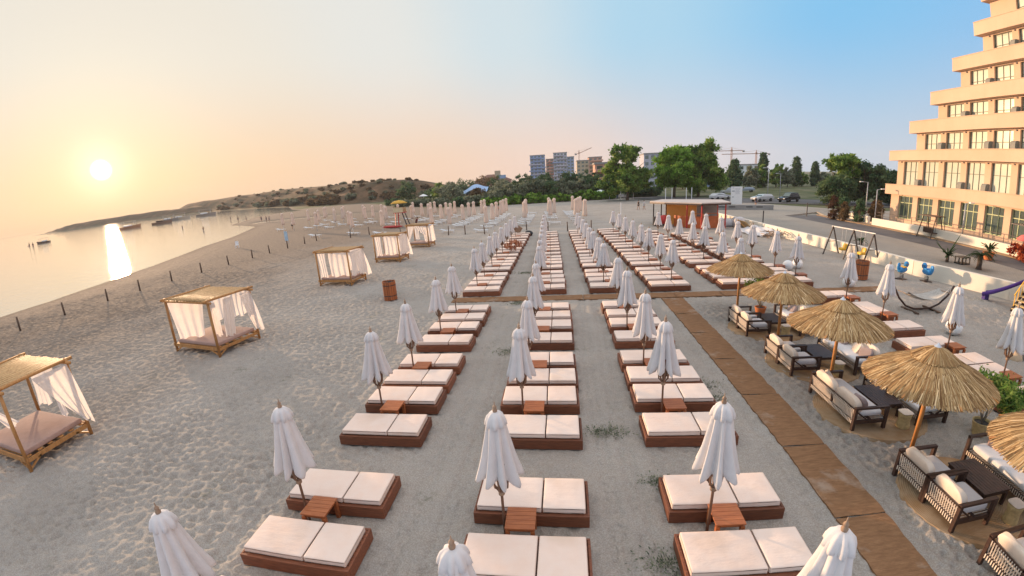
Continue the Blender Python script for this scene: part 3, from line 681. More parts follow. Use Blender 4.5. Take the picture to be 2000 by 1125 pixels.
c_arch = lambda w, d, H: [
    [(-w, .04, H-.1), (-w*.62, .04, H-.1), (-w*.85, .06, 1.1), (-w+.03, .05, .6)], [(-w*.62, .04, H-.1), (-w*.2, .04, H-.1), (-w*.12, .06, 1.3), (-w*.55, .06, 1.85)], [(-w*.22, .04, H-.1), (-.04, .04, H-.1), (-.03, .05, .6), (-w*.16, .06, .6)],
    [(.02, .05, H-.08), (.02, d, H-.08), (.22, d*1.05, .5), (.05, .1, .6)], [(-w, d, H-.1), (-w*.7, d, H-.1), (-w*.75, d, .7), (-w, d, .6)]]
cabana((-13.96, 5.37, 0), R(0), 2.75, 2.1, 'bamboo-roofed cabana with white cloth blowing sideways, nearest the camera at the left edge', 1, c_blow)
cabana((-14.08, 13.46, 0), R(-9), 2.9, 2.15, 'wooden cabana with tied white curtains, second from the camera', 2, c_two)
cabana((-14.1, 25.3, 0), R(-6), 2.5, 1.75, 'cabana with drawn curtains and a sand-coloured mattress, behind the slatted bin', 3, c_closed)
cabana((-13.83, 33.43, 0), R(-4), 2.25, 1.7, 'fully curtained cabana, second from the far end of the cabana line', 4, c_closed)
cabana((-13.8, 41.45, 0), R(-4), 2.25, 1.7, 'farthest cabana, curtains parted in an arch, in front of the lifeguard tower', 5, c_arch)

# ------------------------------------------------------------------ thatched umbrellas and lounge furniture
def thatch_cone(name, par, apex, rim, rad, n, seed, layers=3):
    g = np.random.default_rng(seed); V = []; F = []; A = []
    m = MB().lathe([(.03, apex-.01), (rad*.5, (apex+rim)/2-.03), (rad*.93, rim+.0)], 40)     # underlayer
    base_v = np.array(m.v); base_f = np.array([f for f in m.f]); V = [base_v]; F = [base_f]; A = [np.full(len(base_f), .1)]; o = len(base_v)
    for k in range(n):
        a = g.uniform(0, 2*math.pi); lay = g.integers(0, layers)
        r0 = rad*max(.02, lay/layers-.12*g.random()); r1 = min(rad*1.06, rad*((lay+1)/layers)+rad*.10*g.random()) if lay < layers-1 else rad*(.97+.09*g.random())
        da = g.normal(0, .05); wd = .004+.010*g.random()**2
        def P(r, aa, dz): z = apex-(apex-rim)*(r/rad)**1.12; return np.array([math.cos(aa)*r, math.sin(aa)*r, z+dz])
        d0 = .015+.03*g.random(); pts = []
        for q, (rr, dz) in enumerate(((r0, d0), ((r0+r1)/2, d0+.012), (r1, d0-.035*g.random()-.01))):
            aa = a+da*q/2; t = np.array([-math.sin(aa), math.cos(aa), 0])*wd*(.5+.5*(q > 0)); c = P(rr, aa, dz); pts += [c-t, c+t]
        V.append(np.array(pts)); F.append(np.array([[o, o+1, o+3, o+2], [o+2, o+3, o+5, o+4]])); A.append(np.full(2, min(1, max(0, g.normal(.46, .28))))); o += 6
    return mesh_np(name, np.concatenate(V), np.concatenate(F), STRAW, False, {'v': ('FACE', np.concatenate(A))}, par)
def thatched(x, y, label, seed):
    t = thing('thatched_umbrella', label, 'umbrella', (x, y, 0), seed*1.3, 'thatched umbrellas over the lounge seats')
    MB().tube([(0, 0, -.3), (.01, 0, 1.2), (0, 0, 2.55)], [.055, .05, .045], 10).build('pole', STRAWPOLE, t)
    thatch_cone('thatch', t, 2.57, 1.98, 1.31, 9000, seed)
    thatch_cone('thatch_cap', t, 2.67, 2.44, .47, 1500, seed+40, 1)
    MB().lathe([(.15, 2.61), (.09, 2.67), (.02, 2.75), (.004, 2.77)], 16).build('metal_tip', ZINC, t)
    m = MB()
    for k in range(8):
        a = k*math.pi/4; m.bar((0, 0, 2.46), (math.cos(a)*1.38, math.sin(a)*1.38, 1.97), .035, .035)
    m.build('rafters', STRAWPOLE, t)
for i, (x, y, lb) in enumerate(((7.6, 17.8, 'farthest thatched umbrella, nearest the cross path'), (7.6, 14.1, 'second farthest thatched umbrella, over taupe-pillowed sofa'), (7.6, 10.85, 'middle thatched umbrella with pale metal tip, behind the slat-backed sofa'), (7.6, 7.45, 'large nearest whole thatched umbrella with a tilted-looking orange pole'), (8.15, 4.5, 'thatched umbrella cut off by the right edge of the photo'))):
    thatched(x, y, lb, i+1)
def seat_unit(name, label, cat, loc, rz, L_, pil=(), grp=None):
    # faces +x, back at x=0; L_ along y
    t = thing(name, label, cat, loc, rz, grp); D = .86; h = .62
    for (x, y) in ((0, 0), (0, L_), (D, 0), (D, L_)): MB().box((x, y, h/2), (.075, .075, h)).build('leg', DARKWOOD, t)
    for y in (0, L_): MB().box((D/2, y, h-.0), (D+.075, .08, .05)).build('armrest', DARKWOOD, t)
    m = MB(); m.box((D/2, L_/2, .29), (.06, L_, .07)); m.box((0, L_/2, .25), (.05, L_, .07)); m.box((D, L_/2, .25), (.05, L_, .09)); m.box((0, L_/2, .55), (.045, L_, .05))
    for y in (0, L_): m.box((D/2, y, .25), (D, .045, .09)); m.bar((0, y, .55), (.34, y, .30), .035)
    if L_ > 1.2: m.box((0, L_/2, .40), (.05, .05, .36))
    m.build('frame', DARKWOOD, t)
    m = MB(); n = int(L_/.058)
    for i in range(n):
        y = .06+(L_-.12)*i/(n-1); m.bar((-.03, y, .57), (.02, y+.02, .30), .02, .012); m.bar((-.035, y, .29), (-.035, y, .20), .02, .012); m.bar((D+.03, y, .30), (D+.03, y, .20), .02, .012)
        m.bar((.0, y, .29), (D, y, .29), .02, .01)
    m.build('rope_webbing', ROPE, t)
    MB().pillow((D*.56, L_/2, .40), (D*.80, L_-.13, .17), .3, puff=.1).build('seat_cushion', SEATF, t)
    nb = 1 if L_ < 1.2 else 2
    for k in range(nb):
        MB().pillow((.13, L_*(k+.5)/nb, .60), (.16, L_/nb-.1, .46), .4, ry=-.28, puff=.3).build('back_cushion', BACKF, t)
    for (y, mt, a) in pil: MB().pillow((.36, y, .59), (.14, .42, .40), .45, ry=-.5, rz=a, puff=.45).build('throw_pillow', mt, t)
    return t
def low_table(x, y, label):
    t = thing('lounge_table', label, 'coffee table', (x, y, 0), 0, 'dark lounge tables'); m = MB()
    for i in range(9): m.box((-.33+i*.0825, 0, .41), (.074, 1.1, .025))
    m.build('table_top', DARKWOOD, t); m = MB(); m.box((0, -.52, .37), (.66, .05, .06)); m.box((0, .52, .37), (.66, .05, .06)); m.box((-.33, 0, .37), (.05, 1., .06)); m.box((.33, 0, .37), (.05, 1., .06)); m.build('apron', DARKWOOD, t)
    for sx in (-1, 1):
        for sy in (-1, 1): MB().box((sx*.31, sy*.5, .18), (.07, .07, .37)).build('leg', DARKWOOD, t)
def stool(x, y, label):
    t = thing('wicker_stool', label, 'stool', (x, y, 0), 0, 'wicker stools beside the lounge tables')
    MB().lathe([(.15, 0), (.17, .05), (.15, .16), (.14, .22), (.16, .34), (.17, .40), (.15, .41)], 20, caps=True).build('body', WICKER, t)
    MB().pillow((0, 0, .44), (.32, .32, .08), 1., puff=0).build('seat_pad', BACKF, t)
G = 'lounge armchairs'
def rug(x, y, r, i, lb):
    m = MB(); n = 64; vs = [(0, 0, .075)]+[(math.cos(k*2*math.pi/n)*r*(1+.012*math.sin(k*3.1)), math.sin(k*2*math.pi/n)*r, .07) for k in range(n)]+[(math.cos(k*2*math.pi/n)*(r+.03), math.sin(k*2*math.pi/n)*(r+.03), -.02) for k in range(n)]
    m.add(vs, [(0, 1+k, 1+(k+1) % n) for k in range(n)]+[(1+k, 1+n+k, 1+n+(k+1) % n, 1+(k+1) % n) for k in range(n)]); o = m.build('jute_rug', JUTE); o.location = (x, y, -.04); tag(o, lb, 'rug', 'round jute rugs under the lounge groups')
GY = [(15.95, 'farthest'), (12.6, 'second farthest'), (9.62, 'third farthest'), (6.08, 'nearest whole')]
for (gy, nm), i in zip(GY, range(4)):
    rug(8.0, gy-.1, 1.42, i, 'round orange-brown jute rug under the %s lounge group' % nm)
    low_table(8.25, gy+.02, 'dark slatted low table in the middle of the %s lounge group' % nm)
    stool(8.36, gy-.95, 'straw wicker stool beside the table of the %s lounge group' % nm)
    if i != 2:
        seat_unit('lounge_armchair', 'dark armchair with cream back cushion, far of the pair, %s lounge group' % nm, 'armchair', (6.9, gy+.05, 0), 0, .86, (), G)
        seat_unit('lounge_armchair', 'dark armchair with cream back cushion, near of the pair, %s lounge group' % nm, 'armchair', (6.9, gy-.87, 0), 0, .86, (), G)
        pil = {0: [(.45, GREYF, .2), (1.5, GREYF, 0)], 1: [(.6, GREYF, .1), (1.35, BACKF, -.2), (1.8, GREYF, .3)], 3: [(.35, PINKF, .1), (1.0, PINKF, -.1), (1.6, GREYF, .2)]}[i]
        seat_unit('lounge_sofa', 'dark two-seat sofa facing the path in the %s lounge group' % nm, 'sofa', (9.75, gy+1.05, 0), math.pi, 2.1, pil, 'lounge sofas')
    else:
        seat_unit('lounge_sofa', 'two-seat sofa, striped rope back to the path, third lounge group', 'sofa', (6.95, gy-.92, 0), 0, 2.0, [(.4, GREYF, .2), (1.75, BACKF, -.3)], 'lounge sofas')
        seat_unit('lounge_armchair', 'dark armchair facing the path, far one right of the third lounge table', 'armchair', (9.5, gy+1.1, 0), math.pi, .95, [(.4, PINKF, .1)], G)
        seat_unit('lounge_armchair', 'dark armchair facing the path, near one behind the orange umbrella pole', 'armchair', (9.62, gy-.03, 0), math.pi, .95, [(.3, GREYF, .1), (.7, PINKF, -.2)], G)
seat_unit('lounge_armchair', 'dark armchair with cream cushion cut off at the bottom right corner', 'armchair', (6.93, 3.55, 0), 0, .86, (), G)
def leaves(name, par, pts, size, mat, seed, up=.3, v=None, aspect=2.2):
    g = np.random.default_rng(seed); n = len(pts); d = g.normal(size=(n, 3)); d[:, 2] += up; d /= np.linalg.norm(d, axis=1)[:, None]
    e = np.cross(d, g.normal(size=(n, 3))); e /= np.linalg.norm(e, axis=1)[:, None]; s = size*(.6+.8*g.random(n))[:, None]; a = d*s*aspect/2; b = e*s/2
    V = np.stack([pts-a, pts+b, pts+a, pts-b], 1).reshape(-1, 3); F = np.arange(4*n).reshape(n, 4)
    vv = np.clip((v if v is not None else .5)+g.normal(0, .14, n), 0, 1); return mesh_np(name, V, F, mat, False, {'v': ('FACE', vv)}, par)
def clumps(g, n, rad, cen, k, cr, flat=1., shell=.55):
    # n clumps inside an ellipsoid, k leaves each
    u = g.normal(size=(n, 3)); u /= np.linalg.norm(u, axis=1)[:, None]; r = (shell+(1-shell)*g.random(n)**.7)[:, None]; c = u*r*np.array(rad)+np.array(cen)
    tone = g.random(n); p = c[:, None, :]+g.normal(size=(n, k, 3))*cr*np.array([1, 1, flat]); return p.reshape(-1, 3), np.repeat(tone, k), c
def pot_plant(x, y, label, seed, h=1.0, s=.55):
    t = thing('potted_shrub', label, 'potted plant', (x, y, 0), 0, 'potted shrubs around the lounge'); g = np.random.default_rng(seed)
    MB().lathe([(.17, 0), (.24, .34), (.25, .36), (.22, .36), (.2, .30)], 20).build('pot', WICKER if seed % 2 else TERRA, t)
    MB().lathe([(.20, .30), (.01, .31)], 20).build('soil', BLACKP, t)
    m = MB(); tips = []
    for k in range(14):
        a = g.uniform(0, 6.28); q = g.uniform(.3, 1)*s; tip = (math.cos(a)*q, math.sin(a)*q, .35+h*g.uniform(.6, 1)); tips.append(tip); m.tube([(0, 0, .3), (tip[0]*.4, tip[1]*.4, .3+h*.4), tip], [.012, .008, .004], 4)
    m.build('stems', BARKL, t); P = np.concatenate([np.array(tp)[None]*(1-w)+np.array([0, 0, .5])[None]*w+g.normal(size=(60, 3))*.10 for tp in tips for w in (0, .25)])
    leaves('foliage', t, P, .045, LEAF, seed, .5, g.random(len(P)), 3.)
pot_plant(10.2, 8.0, 'potted oleander with bare stems right of the nearest whole thatched umbrella', 1, 1.1)
pot_plant(10.1, 9.35, 'low potted shrub behind the nearest right-hand armchair', 3, .7)
pot_plant(8.55, 17.6, 'leafy shrub in a terracotta pot at the farthest lounge group', 2, 1.15, .6)
pot_plant(9.7, 17.2, 'leafy potted shrub under the second thatched umbrella rim', 5, 1.0, .7)
pot_plant(11.0, 7.9, 'bushy potted shrub between the nearest thatched umbrella and the beds', 7, .75, .5)
# ------------------------------------------------------------------ posts, walls, promenade
def post(x, y, label, h=.95):
    m = MB().tube([(0, 0, -.3), (.01, 0, h*.5), (0, .01, h)], [.08, .072, .065], 8); o = m.build('wooden_post', ROPEC); o.location = (x, y, 0); o.rotation_euler = (rng.uniform(-.05, .05), rng.uniform(-.05, .05), 0); tag(o, label, 'post', 'wooden posts marking off the beach zones')
for i, y in enumerate((16, 19.4, 23, 26, 29.3, 32.8, 36.4, 40, 42.9, 46.3, 49.9, 52.6)): post(-34.5+.08*i, y, 'dark wooden post in the sand, %s from the left along the shore row' % ORD[i])
for i, (x, y) in enumerate(((-29.3, 54.2), (-27.6, 56.6), (-21, 52), (-14.4, 51.5), (-12.2, 51.5), (-9.6, 51.1), (-4.4, 53.1), (-1.6, 51.4), (.8, 50), (3.6, 50.3))): post(x, y, 'dark wooden post, %s from the left in front of the white loungers' % ORD[i], 1.15)
def wall_run(name, pts, w, z0, z1, mat, label, cat='wall', cap=None):
    m = MB()
    for a, b in zip(pts[:-1], pts[1:]):
        d = Vector((b[0]-a[0], b[1]-a[1])).normalized(); n = Vector((-d.y, d.x))*w/2
        m.poly([(a[0]-n.x, a[1]-n.y), (b[0]-n.x, b[1]-n.y), (b[0]+n.x, b[1]+n.y), (a[0]+n.x, a[1]+n.y)], z0, z1)
    o = m.build(name, mat); return tag(o, label, cat)
wall_run('beach_wall', [(20.7, 60), (20.8, 39.02), (21.3, 30), (21.5, 24), (23.2, 18.5), (25.5, 12), (28, 6)], .32, -.4, .84, WALLW, 'long low cream wall between the sand and the grey promenade')
wall_run('retaining_wall', [(34.95, 46.2), (34.95, 12)], .3, -.2, .95, WALLW, 'low cream wall at the foot of the hotel terrace')
wall_run('garden_wall', [(36.9, 54), (35.6, 47.8)], .3, -.2, .95, WALLW, 'short cream wall end beside the dark hedge shrubs')
def railing():
    m = MB()
    for y in np.arange(12, 46, 2.2): m.bar((35.2, y, .9), (35.2, y, 1.6), .04)
    for z in (1.25, 1.6): m.bar((35.2, 12, z), (35.2, 46, z), .035)
    tag(m.build('terrace_railing', DMETAL), 'thin dark railing along the top of the hotel terrace wall', 'railing')
railing()

# ------------------------------------------------------------------ hotel
def hotel():
    t = thing('hotel', 'big peach hotel with stepped balcony floors and large windows at the right edge', 'building', (38, 30, 0)); ox, oy = 38, 30
    def b(m, x0, x1, y0, y1, z0, z1): m.box(((x0+x1)/2-ox, (y0+y1)/2-oy, (z0+z1)/2), (x1-x0, y1-y0, z1-z0))
    Y0 = 4.0
    slab = [(3.54, 4.62, 48.6), (7.3, 8.35, 48.3), (10.15, 11.38, 45.25), (12.85, 14.1, 42.25), (15.75, 16.95, 39.25), (18.55, 19.75, 36.35), (21.4, 22.6, 35.2), (24.3, 25.5, 33.0)]
    for i, (z0, z1, ye) in enumerate(slab):
        m = MB(); b(m, 38.0, 38.22, Y0, ye, z0, z1); b(m, 38.221, 41.0, ye-.22, ye, z0, z1); b(m, 38.221, 60, Y0, ye-.221, z0, z0+.3)
        b(m, 37.96, 38.26, Y0, ye+.03, z1+.001, z1+.05); m.build('balcony', PEACH, t)
    m = MB(); b(m, 35.6, 37.4, Y0, 47.6, .0, .35); m.build('plinth', PEACH, t)
    WY = [46.6-2.96*k for k in range(0, 15)]
    def floor(z0, z1, xw, yend, kind):
        wins = [y for y in WY if y <= yend-.55]; ww = 2.22; lint = .12 if kind else .12; sill = .0 if kind else .72
        m = MB(); edges = [yend]
        for y in wins:
            b(m, xw, xw+.35, y, edges[-1], z0, z1); edges.append(y-ww)
            b(m, xw, xw+.35, y-ww, y, z1-lint, z1)
            if sill: b(m, xw, xw+.35, y-ww, y, z0, z0+sill)
        b(m, xw, xw+.35, Y0, edges[-1], z0, z1); m.build('wall', PEACH if kind else PEACH, t)
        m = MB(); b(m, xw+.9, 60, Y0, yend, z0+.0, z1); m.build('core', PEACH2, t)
        for k, y in enumerate(wins):
            if y < 18: continue
            zb, zt = z0+sill, z1-lint; xp = xw+.24
            p = MB(); b(p, xp+.03, xp+.06, y-ww, y, zb, zt); pn = p.build('window', GLASS if kind else GLASSD, t)
            f = MB(); mt = GFRAME2 if kind else GFRAME; fw = .05 if kind else .07
            for yy in (y-fw/2, y-ww+fw/2): b(f, xp-.02, xp+.03, yy-fw/2, yy+fw/2, zb, zt)
            vs = (.33, .66) if not kind else ((.30, .63) if (k+int(z0)) % 2 else (.38, .72))
            for q in vs: b(f, xp-.021, xp+.028, y-ww*q-fw/2, y-ww*q+fw/2, zb, zt)
            hz = zb+(zt-zb)*(.70 if kind == 0 else .66 if kind == 2 else .58); b(f, xp-.022, xp+.027, y-ww, y, hz-fw/2, hz+fw/2); b(f, xp-.022, xp+.026, y-ww, y, zt-fw, zt); b(f, xp-.022, xp+.026, y-ww, y, zb, zb+fw)
            f.build('window_frame', mt, pn)
            if kind and k > 0:
                g = MB(); yy = y+.37; tp = zb+(1.30 if kind == 2 else 1.48); pts = [(38.24, zb-.1), (xw, zb-.1), (xw, tp), (38.42, tp), (38.29, tp-.12), (38.24, tp-.3)]
                g.add([(px-ox, yy-.27-oy, pz) for px, pz in pts]+[(px-ox, yy+.27-oy, pz) for px, pz in pts], [(5, 4, 3, 2, 1, 0), (6, 7, 8, 9, 10, 11)]+[(i, (i+1) % 6, 6+(i+1) % 6, 6+i) for i in range(6)]); 
                if k % 3 != 2: g.build('partition', GREYP, t)
            if kind:
                l = MB(); l.box((xw-.05-ox, y+.37-oy, zt-.05), (.1, .12, .12)); l.build('wall_lamp', DMETAL, t)
    floor(.2, 3.538, 38.35, 47.9, 0)
    floor(4.0, 7.298, 38.7, 47.6, 2)
    for i in range(1, 7): floor(slab[i][0]+.302, slab[i+1][0]-.002, 38.75, slab[i+1][2]-.35 if i > 0 else 0, 1)
    # stepped ends of the far side
    for i in range(1, 6):
        z0, z1, ye = slab[i]; ye2 = slab[i+1][2]
        m = MB(); b(m, 41.5, 52, ye2-.3, ye2+.55, z1+.75, z1+1.5); b(m, 40.5, 52, ye2-.3, ye2+1.2, z1-.2, z1+.12); m.build('rear_balcony', PEACH, t)
hotel()
def garden_swing(x, y):
    t = thing('garden_swing', 'brown timber garden swing with a flat roof in front of the hotel wall', 'garden swing', (x, y, .1), R(90))
    for sx in (-1, 1):
        for sy in (-1, 1): MB().bar((sx*.9, sy*.75, 0), (sx*.8, sy*.25, 2.0), .07).build('leg', DARKWOOD, t)
    MB().box((0, 0, 2.05), (2.1, 1.3, .06)).build('roof', DARKWOOD, t); m = MB(); m.box((0, 0, .5), (1.3, .5, .05)); m.build('seat', DARKWOOD, t); MB().box((0, .27, .75), (1.3, .05, .45)).build('backrest', DARKWOOD, t)
    for sx in (-.6, .6): MB().bar((sx, 0, .5), (sx, 0, 2.0), .02).build('chain', DMETAL, t)
garden_swing(34.55, 37.2)
def pergola(x, y):
    t = thing('dark_pergola', 'flat dark pergola roof on thin posts before the ground floor windows', 'pergola', (x, y, .2), 0)
    MB().box((0, 0, 2.3), (1.6, 7.5, .07)).build('roof', DMETAL, t)
    for yy in (-3.5, -.2, 3.5):
        for xx in (-.7, .7): MB().box((xx, yy, 1.13), (.06, .06, 2.26)).build('post', DMETAL, t)
pergola(36.3, 25.6)
def frond(m, base, a, L_, rise, droop, w, n=7):
    pts = []; b = Vector(base); d = Vector((math.cos(a), math.sin(a), 0))
    for i in range(n+1): u = i/n; pts.append(b+d*L_*u*(1-.2*u)+Vector((0, 0, rise*u-droop*u*u)))
    s = Vector((-d.y, d.x, 0)); vs = []; fs = []
    for i, p in enumerate(pts): ww = w*math.sin(math.pi*min(.98, .12+.88*i/n))**.6; vs += [p-s*ww-Vector((0, 0, ww*.4)), p, p+s*ww-Vector((0, 0, ww*.4))]
    for i in range(n): fs += [(i*3, i*3+1, i*3+4, i*3+3), (i*3+1, i*3+2, i*3+5, i*3+4)]
    m.add(vs, fs)
def palm(x, y, label, trunk, nf, L_, rise, droop, w, seed, pot=None, comb=True, z=.12, tr=.12):
    t = thing('palm_plant', label, 'palm', (x, y, z)); r = random.Random(seed)
    if pot: MB().lathe([(.28, 0), (.42, .5), (.44, .55), (.38, .55), (.36, .45), (.01, .45)], 20).build('pot', pot, t)
    MB().tube([(0, 0, 0), (.02, 0, trunk*.5), (0, .02, trunk)], [tr*1.2, tr, tr*1.1], 10).build('trunk', BARK, t); m = MB()
    for k in range(nf):
        a = r.uniform(0, 6.28); q = r.uniform(.7, 1.1); rs = rise*r.uniform(.4, 1.2)
        if comb:
            pts = []; n = 12; d = Vector((math.cos(a), math.sin(a), 0)); s = Vector((-d.y, d.x, 0))
            for i in range(n): u = (i+1)/n; p = Vector((0, 0, trunk))+d*L_*q*u+Vector((0, 0, rs*u-droop*u*u))
            for i in range(n):
                u = (i+1.5)/n; p = Vector((0, 0, trunk))+d*L_*q*u+Vector((0, 0, rs*u-droop*u*u)); ll = L_*.34*(1-.6*abs(u-.5))
                for sg in (-1, 1): e = p+s*sg*ll+d*ll*.6-Vector((0, 0, ll*.35)); m.add([p, p+d*.05, e], [(0, 1, 2)])
            m.tube([(0, 0, trunk), tuple(Vector((0, 0, trunk))+d*L_*q*.5+Vector((0, 0, rs*.5-droop*.25))), tuple(Vector((0, 0, trunk))+d*L_*q+Vector((0, 0, rs-droop)))], .012, 4)
        else: frond(m, (0, 0, trunk*.9), a, L_*q, rs, droop, w)
    m.build('fronds', PALML, t)
palm(26.6, 26.7, 'spiky palm with long arching leaves behind the cream beach wall', .45, 34, .75, .9, .5, .05, 3, None, False, tr=.1)
palm(26.7, 26.9, 'tall thin spread leaves rising out of the spiky palm', .5, 4, 1.6, 1.9, .3, .05, 8, None, False, tr=.05)
palm(27.0, 24.3, 'feathery green palm with a thick short trunk beside the wall', .95, 26, .85, .75, .7, .1, 4, None, True, tr=.17)
palm(31.0, 27.2, 'bushy palm in a round orange pot in front of the hotel wall', .8, 30, .9, .9, .5, .07, 5, TERRA, False)
palm(24.8, 34.0, 'low spiky palm behind the playground swing frame', .3, 26, .8, .7, .5, .05, 6, None, False)
t = thing('planter_crate', 'black openwork planter crate beside the spiky palm', 'planter', (27.25, 26.0, .12)); m = MB()
for sx in (-.35, 0, .35):
    for sy in (-.3, .3): m.box((sx, sy, .25), (.06, .06, .5))
m.box((0, 0, .47), (.78, .68, .06)); m.box((0, 0, .05), (.78, .68, .08)); m.build('frame', BLACKP, t)
def redshrub():
    t = thing('red_terrace_shrub', 'red flowering shrub against the low cream wall below the hotel windows', 'shrub', (34.2, 25.6, .1)); g = np.random.default_rng(5)
    p, v, c = clumps(g, 60, (.8, 2.4, .8), (0, 0, .75), 50, .14, shell=.2); m = Mt('red_leaves', (.4, .06, .03), .8).m
    leaves('foliage', t, p, .12, leafmat('red_flowers', (.20, .02, .012), (.42, .06, .025), (.6, .16, .06)), 2, .3, v)
    t2 = thing('pink_sunshade', 'small pink sunshade on the terrace at the right edge', 'umbrella', (34.0, 26.6, .1)); MB().tube([(0, 0, 0), (0, 0, 1.8)], .03, 6).build('pole', LMETAL, t2)
    MB().lathe([(.01, 1.95), (.3, 1.88), (.62, 1.6), (.6, 1.5)], 12).build('canopy', varied('pink_canvas', (.75, .16, .14), .08, 3, .8, 0), t2)
redshrub()

# ------------------------------------------------------------------ playground and loose things on the sand
def swing_set():
    t = thing('swing_set', 'playground swing frame with yellow seats beside the cream wall', 'swing set', (0, 0, 0)); A = [(20.2, 31.0), (20.45, 28.9), (20.7, 27.1)]; H = 2.05
    for (x, y) in A:
        for s in (-1, 1): MB().bar((x+s*.72, y+s*.12, -.05), (x, y, H), .07).build('leg', DMETAL, t)
        MB().bar((x-.4, y-.06, .95), (x+.4, y+.06, .95), .04).build('cross_bar', DMETAL, t)
    MB().bar((A[0][0], A[0][1]+.15, H), (A[2][0], A[2][1]-.15, H), .06).build('top_beam', LMETAL, t)
    for k in (.3, .76):
        x = A[0][0]+(A[2][0]-A[0][0])*k; y = A[0][1]+(A[2][1]-A[0][1])*k; m = MB()
        m.pillow((x, y, .55), (.42, .45, .22), .5, puff=.1); m.pillow((x+.18, y, .75), (.12, .42, .4), .5, ry=.25); m.build('seat', YEL, t)
        for dy in (-.2, .2): MB().bar((x, y+dy, .6), (x, y+dy*1.1, H), .014).build('chain', LMETAL, t)
swing_set()
def slat_bin(x, y, label):
    t = thing('slatted_bin', label, 'litter bin', (x, y, 0), 0, 'round slatted litter bins'); r = random.Random(int(x*7)); 
    for k in range(18):
        a = k*math.pi/9; MB().box((math.cos(a)*.35, math.sin(a)*.35, .56), (.03, .105, 1.06+r.uniform(-.03, .03)), rz=a).build('slat', TABWOOD, t)
    MB().lathe([(.32, .02), (.32, 1.02), (.30, 1.02), (.30, .1), (.01, .1)], 24).build('liner', BLACKP, t)
    for z in (.25, .85): MB().lathe([(.368, z), (.372, z+.03), (.368, z+.06)], 24).build('hoop', DMETAL, t)
slat_bin(-9.78, 21.6, 'round red-brown slatted bin standing alone between cabanas and beds')
slat_bin(17.2, 23.2, 'round slatted bin near the swing frame behind a parasol')
def rider(x, y, label, mat, mat2, seed):
    t = thing('spring_rider', label, 'playground rider', (x, y, 0), R(20*seed), 'spring riders'); pts = [(math.cos(a)*.11, math.sin(a)*.11, .02+a*.0135) for a in np.linspace(0, 22, 90)]; MB().tube(pts, .018, 5).build('spring', DMETAL, t)
    m = MB(); m.pillow((0, 0, .55), (.75, .30, .36), .8, puff=0); m.pillow((.36, 0, .82), (.32, .22, .38), .9, puff=0); m.pillow((-.42, 0, .78), (.26, .10, .42), .7, puff=0); m.build('body', mat, t)
    MB().box((0, 0, .72), (.3, .36, .05)).build('seat', mat2, t); MB().bar((.22, -.25, .85), (.22, .25, .85), .03).build('handle', DMETAL, t); MB().box((0, 0, .01), (.5, .5, .04)).build('base', DARKWOOD, t)
rider(19.75, 23.0, 'blue and yellow spring rider in front of the cream wall', BLUE, YEL, 1)
rider(20.9, 22.3, 'all-blue spring rider in front of the cream wall', BLUE, BLUE, 4)
def play_tower():
    t = thing('play_tower', 'playground tower with purple slide, yellow rails and wooden steps', 'playground tower', (22.3, 16.9, 0)); m = MB()
    for (x, y) in ((0, 0), (1.1, -.2), (-.2, -1.1), (.9, -1.3)): MB().box((x, y, .95), (.13, .13, 1.95)).build('post', DARKWOOD, t)
    MB().box((.45, -.65, 1.0), (1.2, 1.2, .06)).build('platform', WICKER, t)
    vs = []; n = 14
    for i in range(n+1):
        u = i/n; z = 1.05*(1-u)**1.25+.20; c = Vector((-.05-.75*u, .1+1.75*u, z)); s = Vector((.92, .38, 0)).normalized()*.26; vs += [c-s+Vector((0, 0, .16)), c-s*.9, c+s*.9, c+s+Vector((0, 0, .16))]
    k = len(vs); vs += [v-Vector((0, 0, .05)) for v in vs]; fs = [(i*4+j, i*4+j+1, i*4+j+5, i*4+j+4) for i in range(n) for j in range(3)]; fs += [tuple(q+k for q in f[::-1]) for f in fs]; fs += [(i*4+j, i*4+4+j, i*4+4+j+k, i*4+j+k) for i in range(n) for j in (0, 3)]
    MB().add(vs, fs, True).build('slide', PURP, t); MB().box((-.78, 1.72, .08), (.3, .2, .25)).build('slide_foot', PURP, t)
    for i in range(5): MB().box((-.35-.2*i, -.55-.05*i, .85-.18*i), (.24, .8, .05)).build('step', WICKER, t)
    for s in (-.42, .42):
        MB().bar((-.15, -.55+s, .95), (-1.25, -.75+s, .02), .06, .12).build('stringer', DARKWOOD, t); MB().bar((-.1, -.55+s, 1.75), (-1.2, -.75+s, .75), .04).build('handrail', YEL, t)
        for q in (.1, .35, .6, .85): MB().bar((-.15-1.1*q, -.55-.2*q+s, .9-.9*q), (-.15-1.1*q, -.55-.2*q+s, 1.72-1.0*q), .03).build('baluster', YEL, t)
    MB().pillow((-.1, -1.75, .95), (.8, .5, .4), .5, puff=0).build('tub', ORPL, t); MB().box((.5, .05, 1.55), (1.2, .06, .3)).build('panel', PURP, t); MB().box((0, 0, 1.97), (.12, .12, .08)).build('post_cap', WHITE, t)
play_tower()
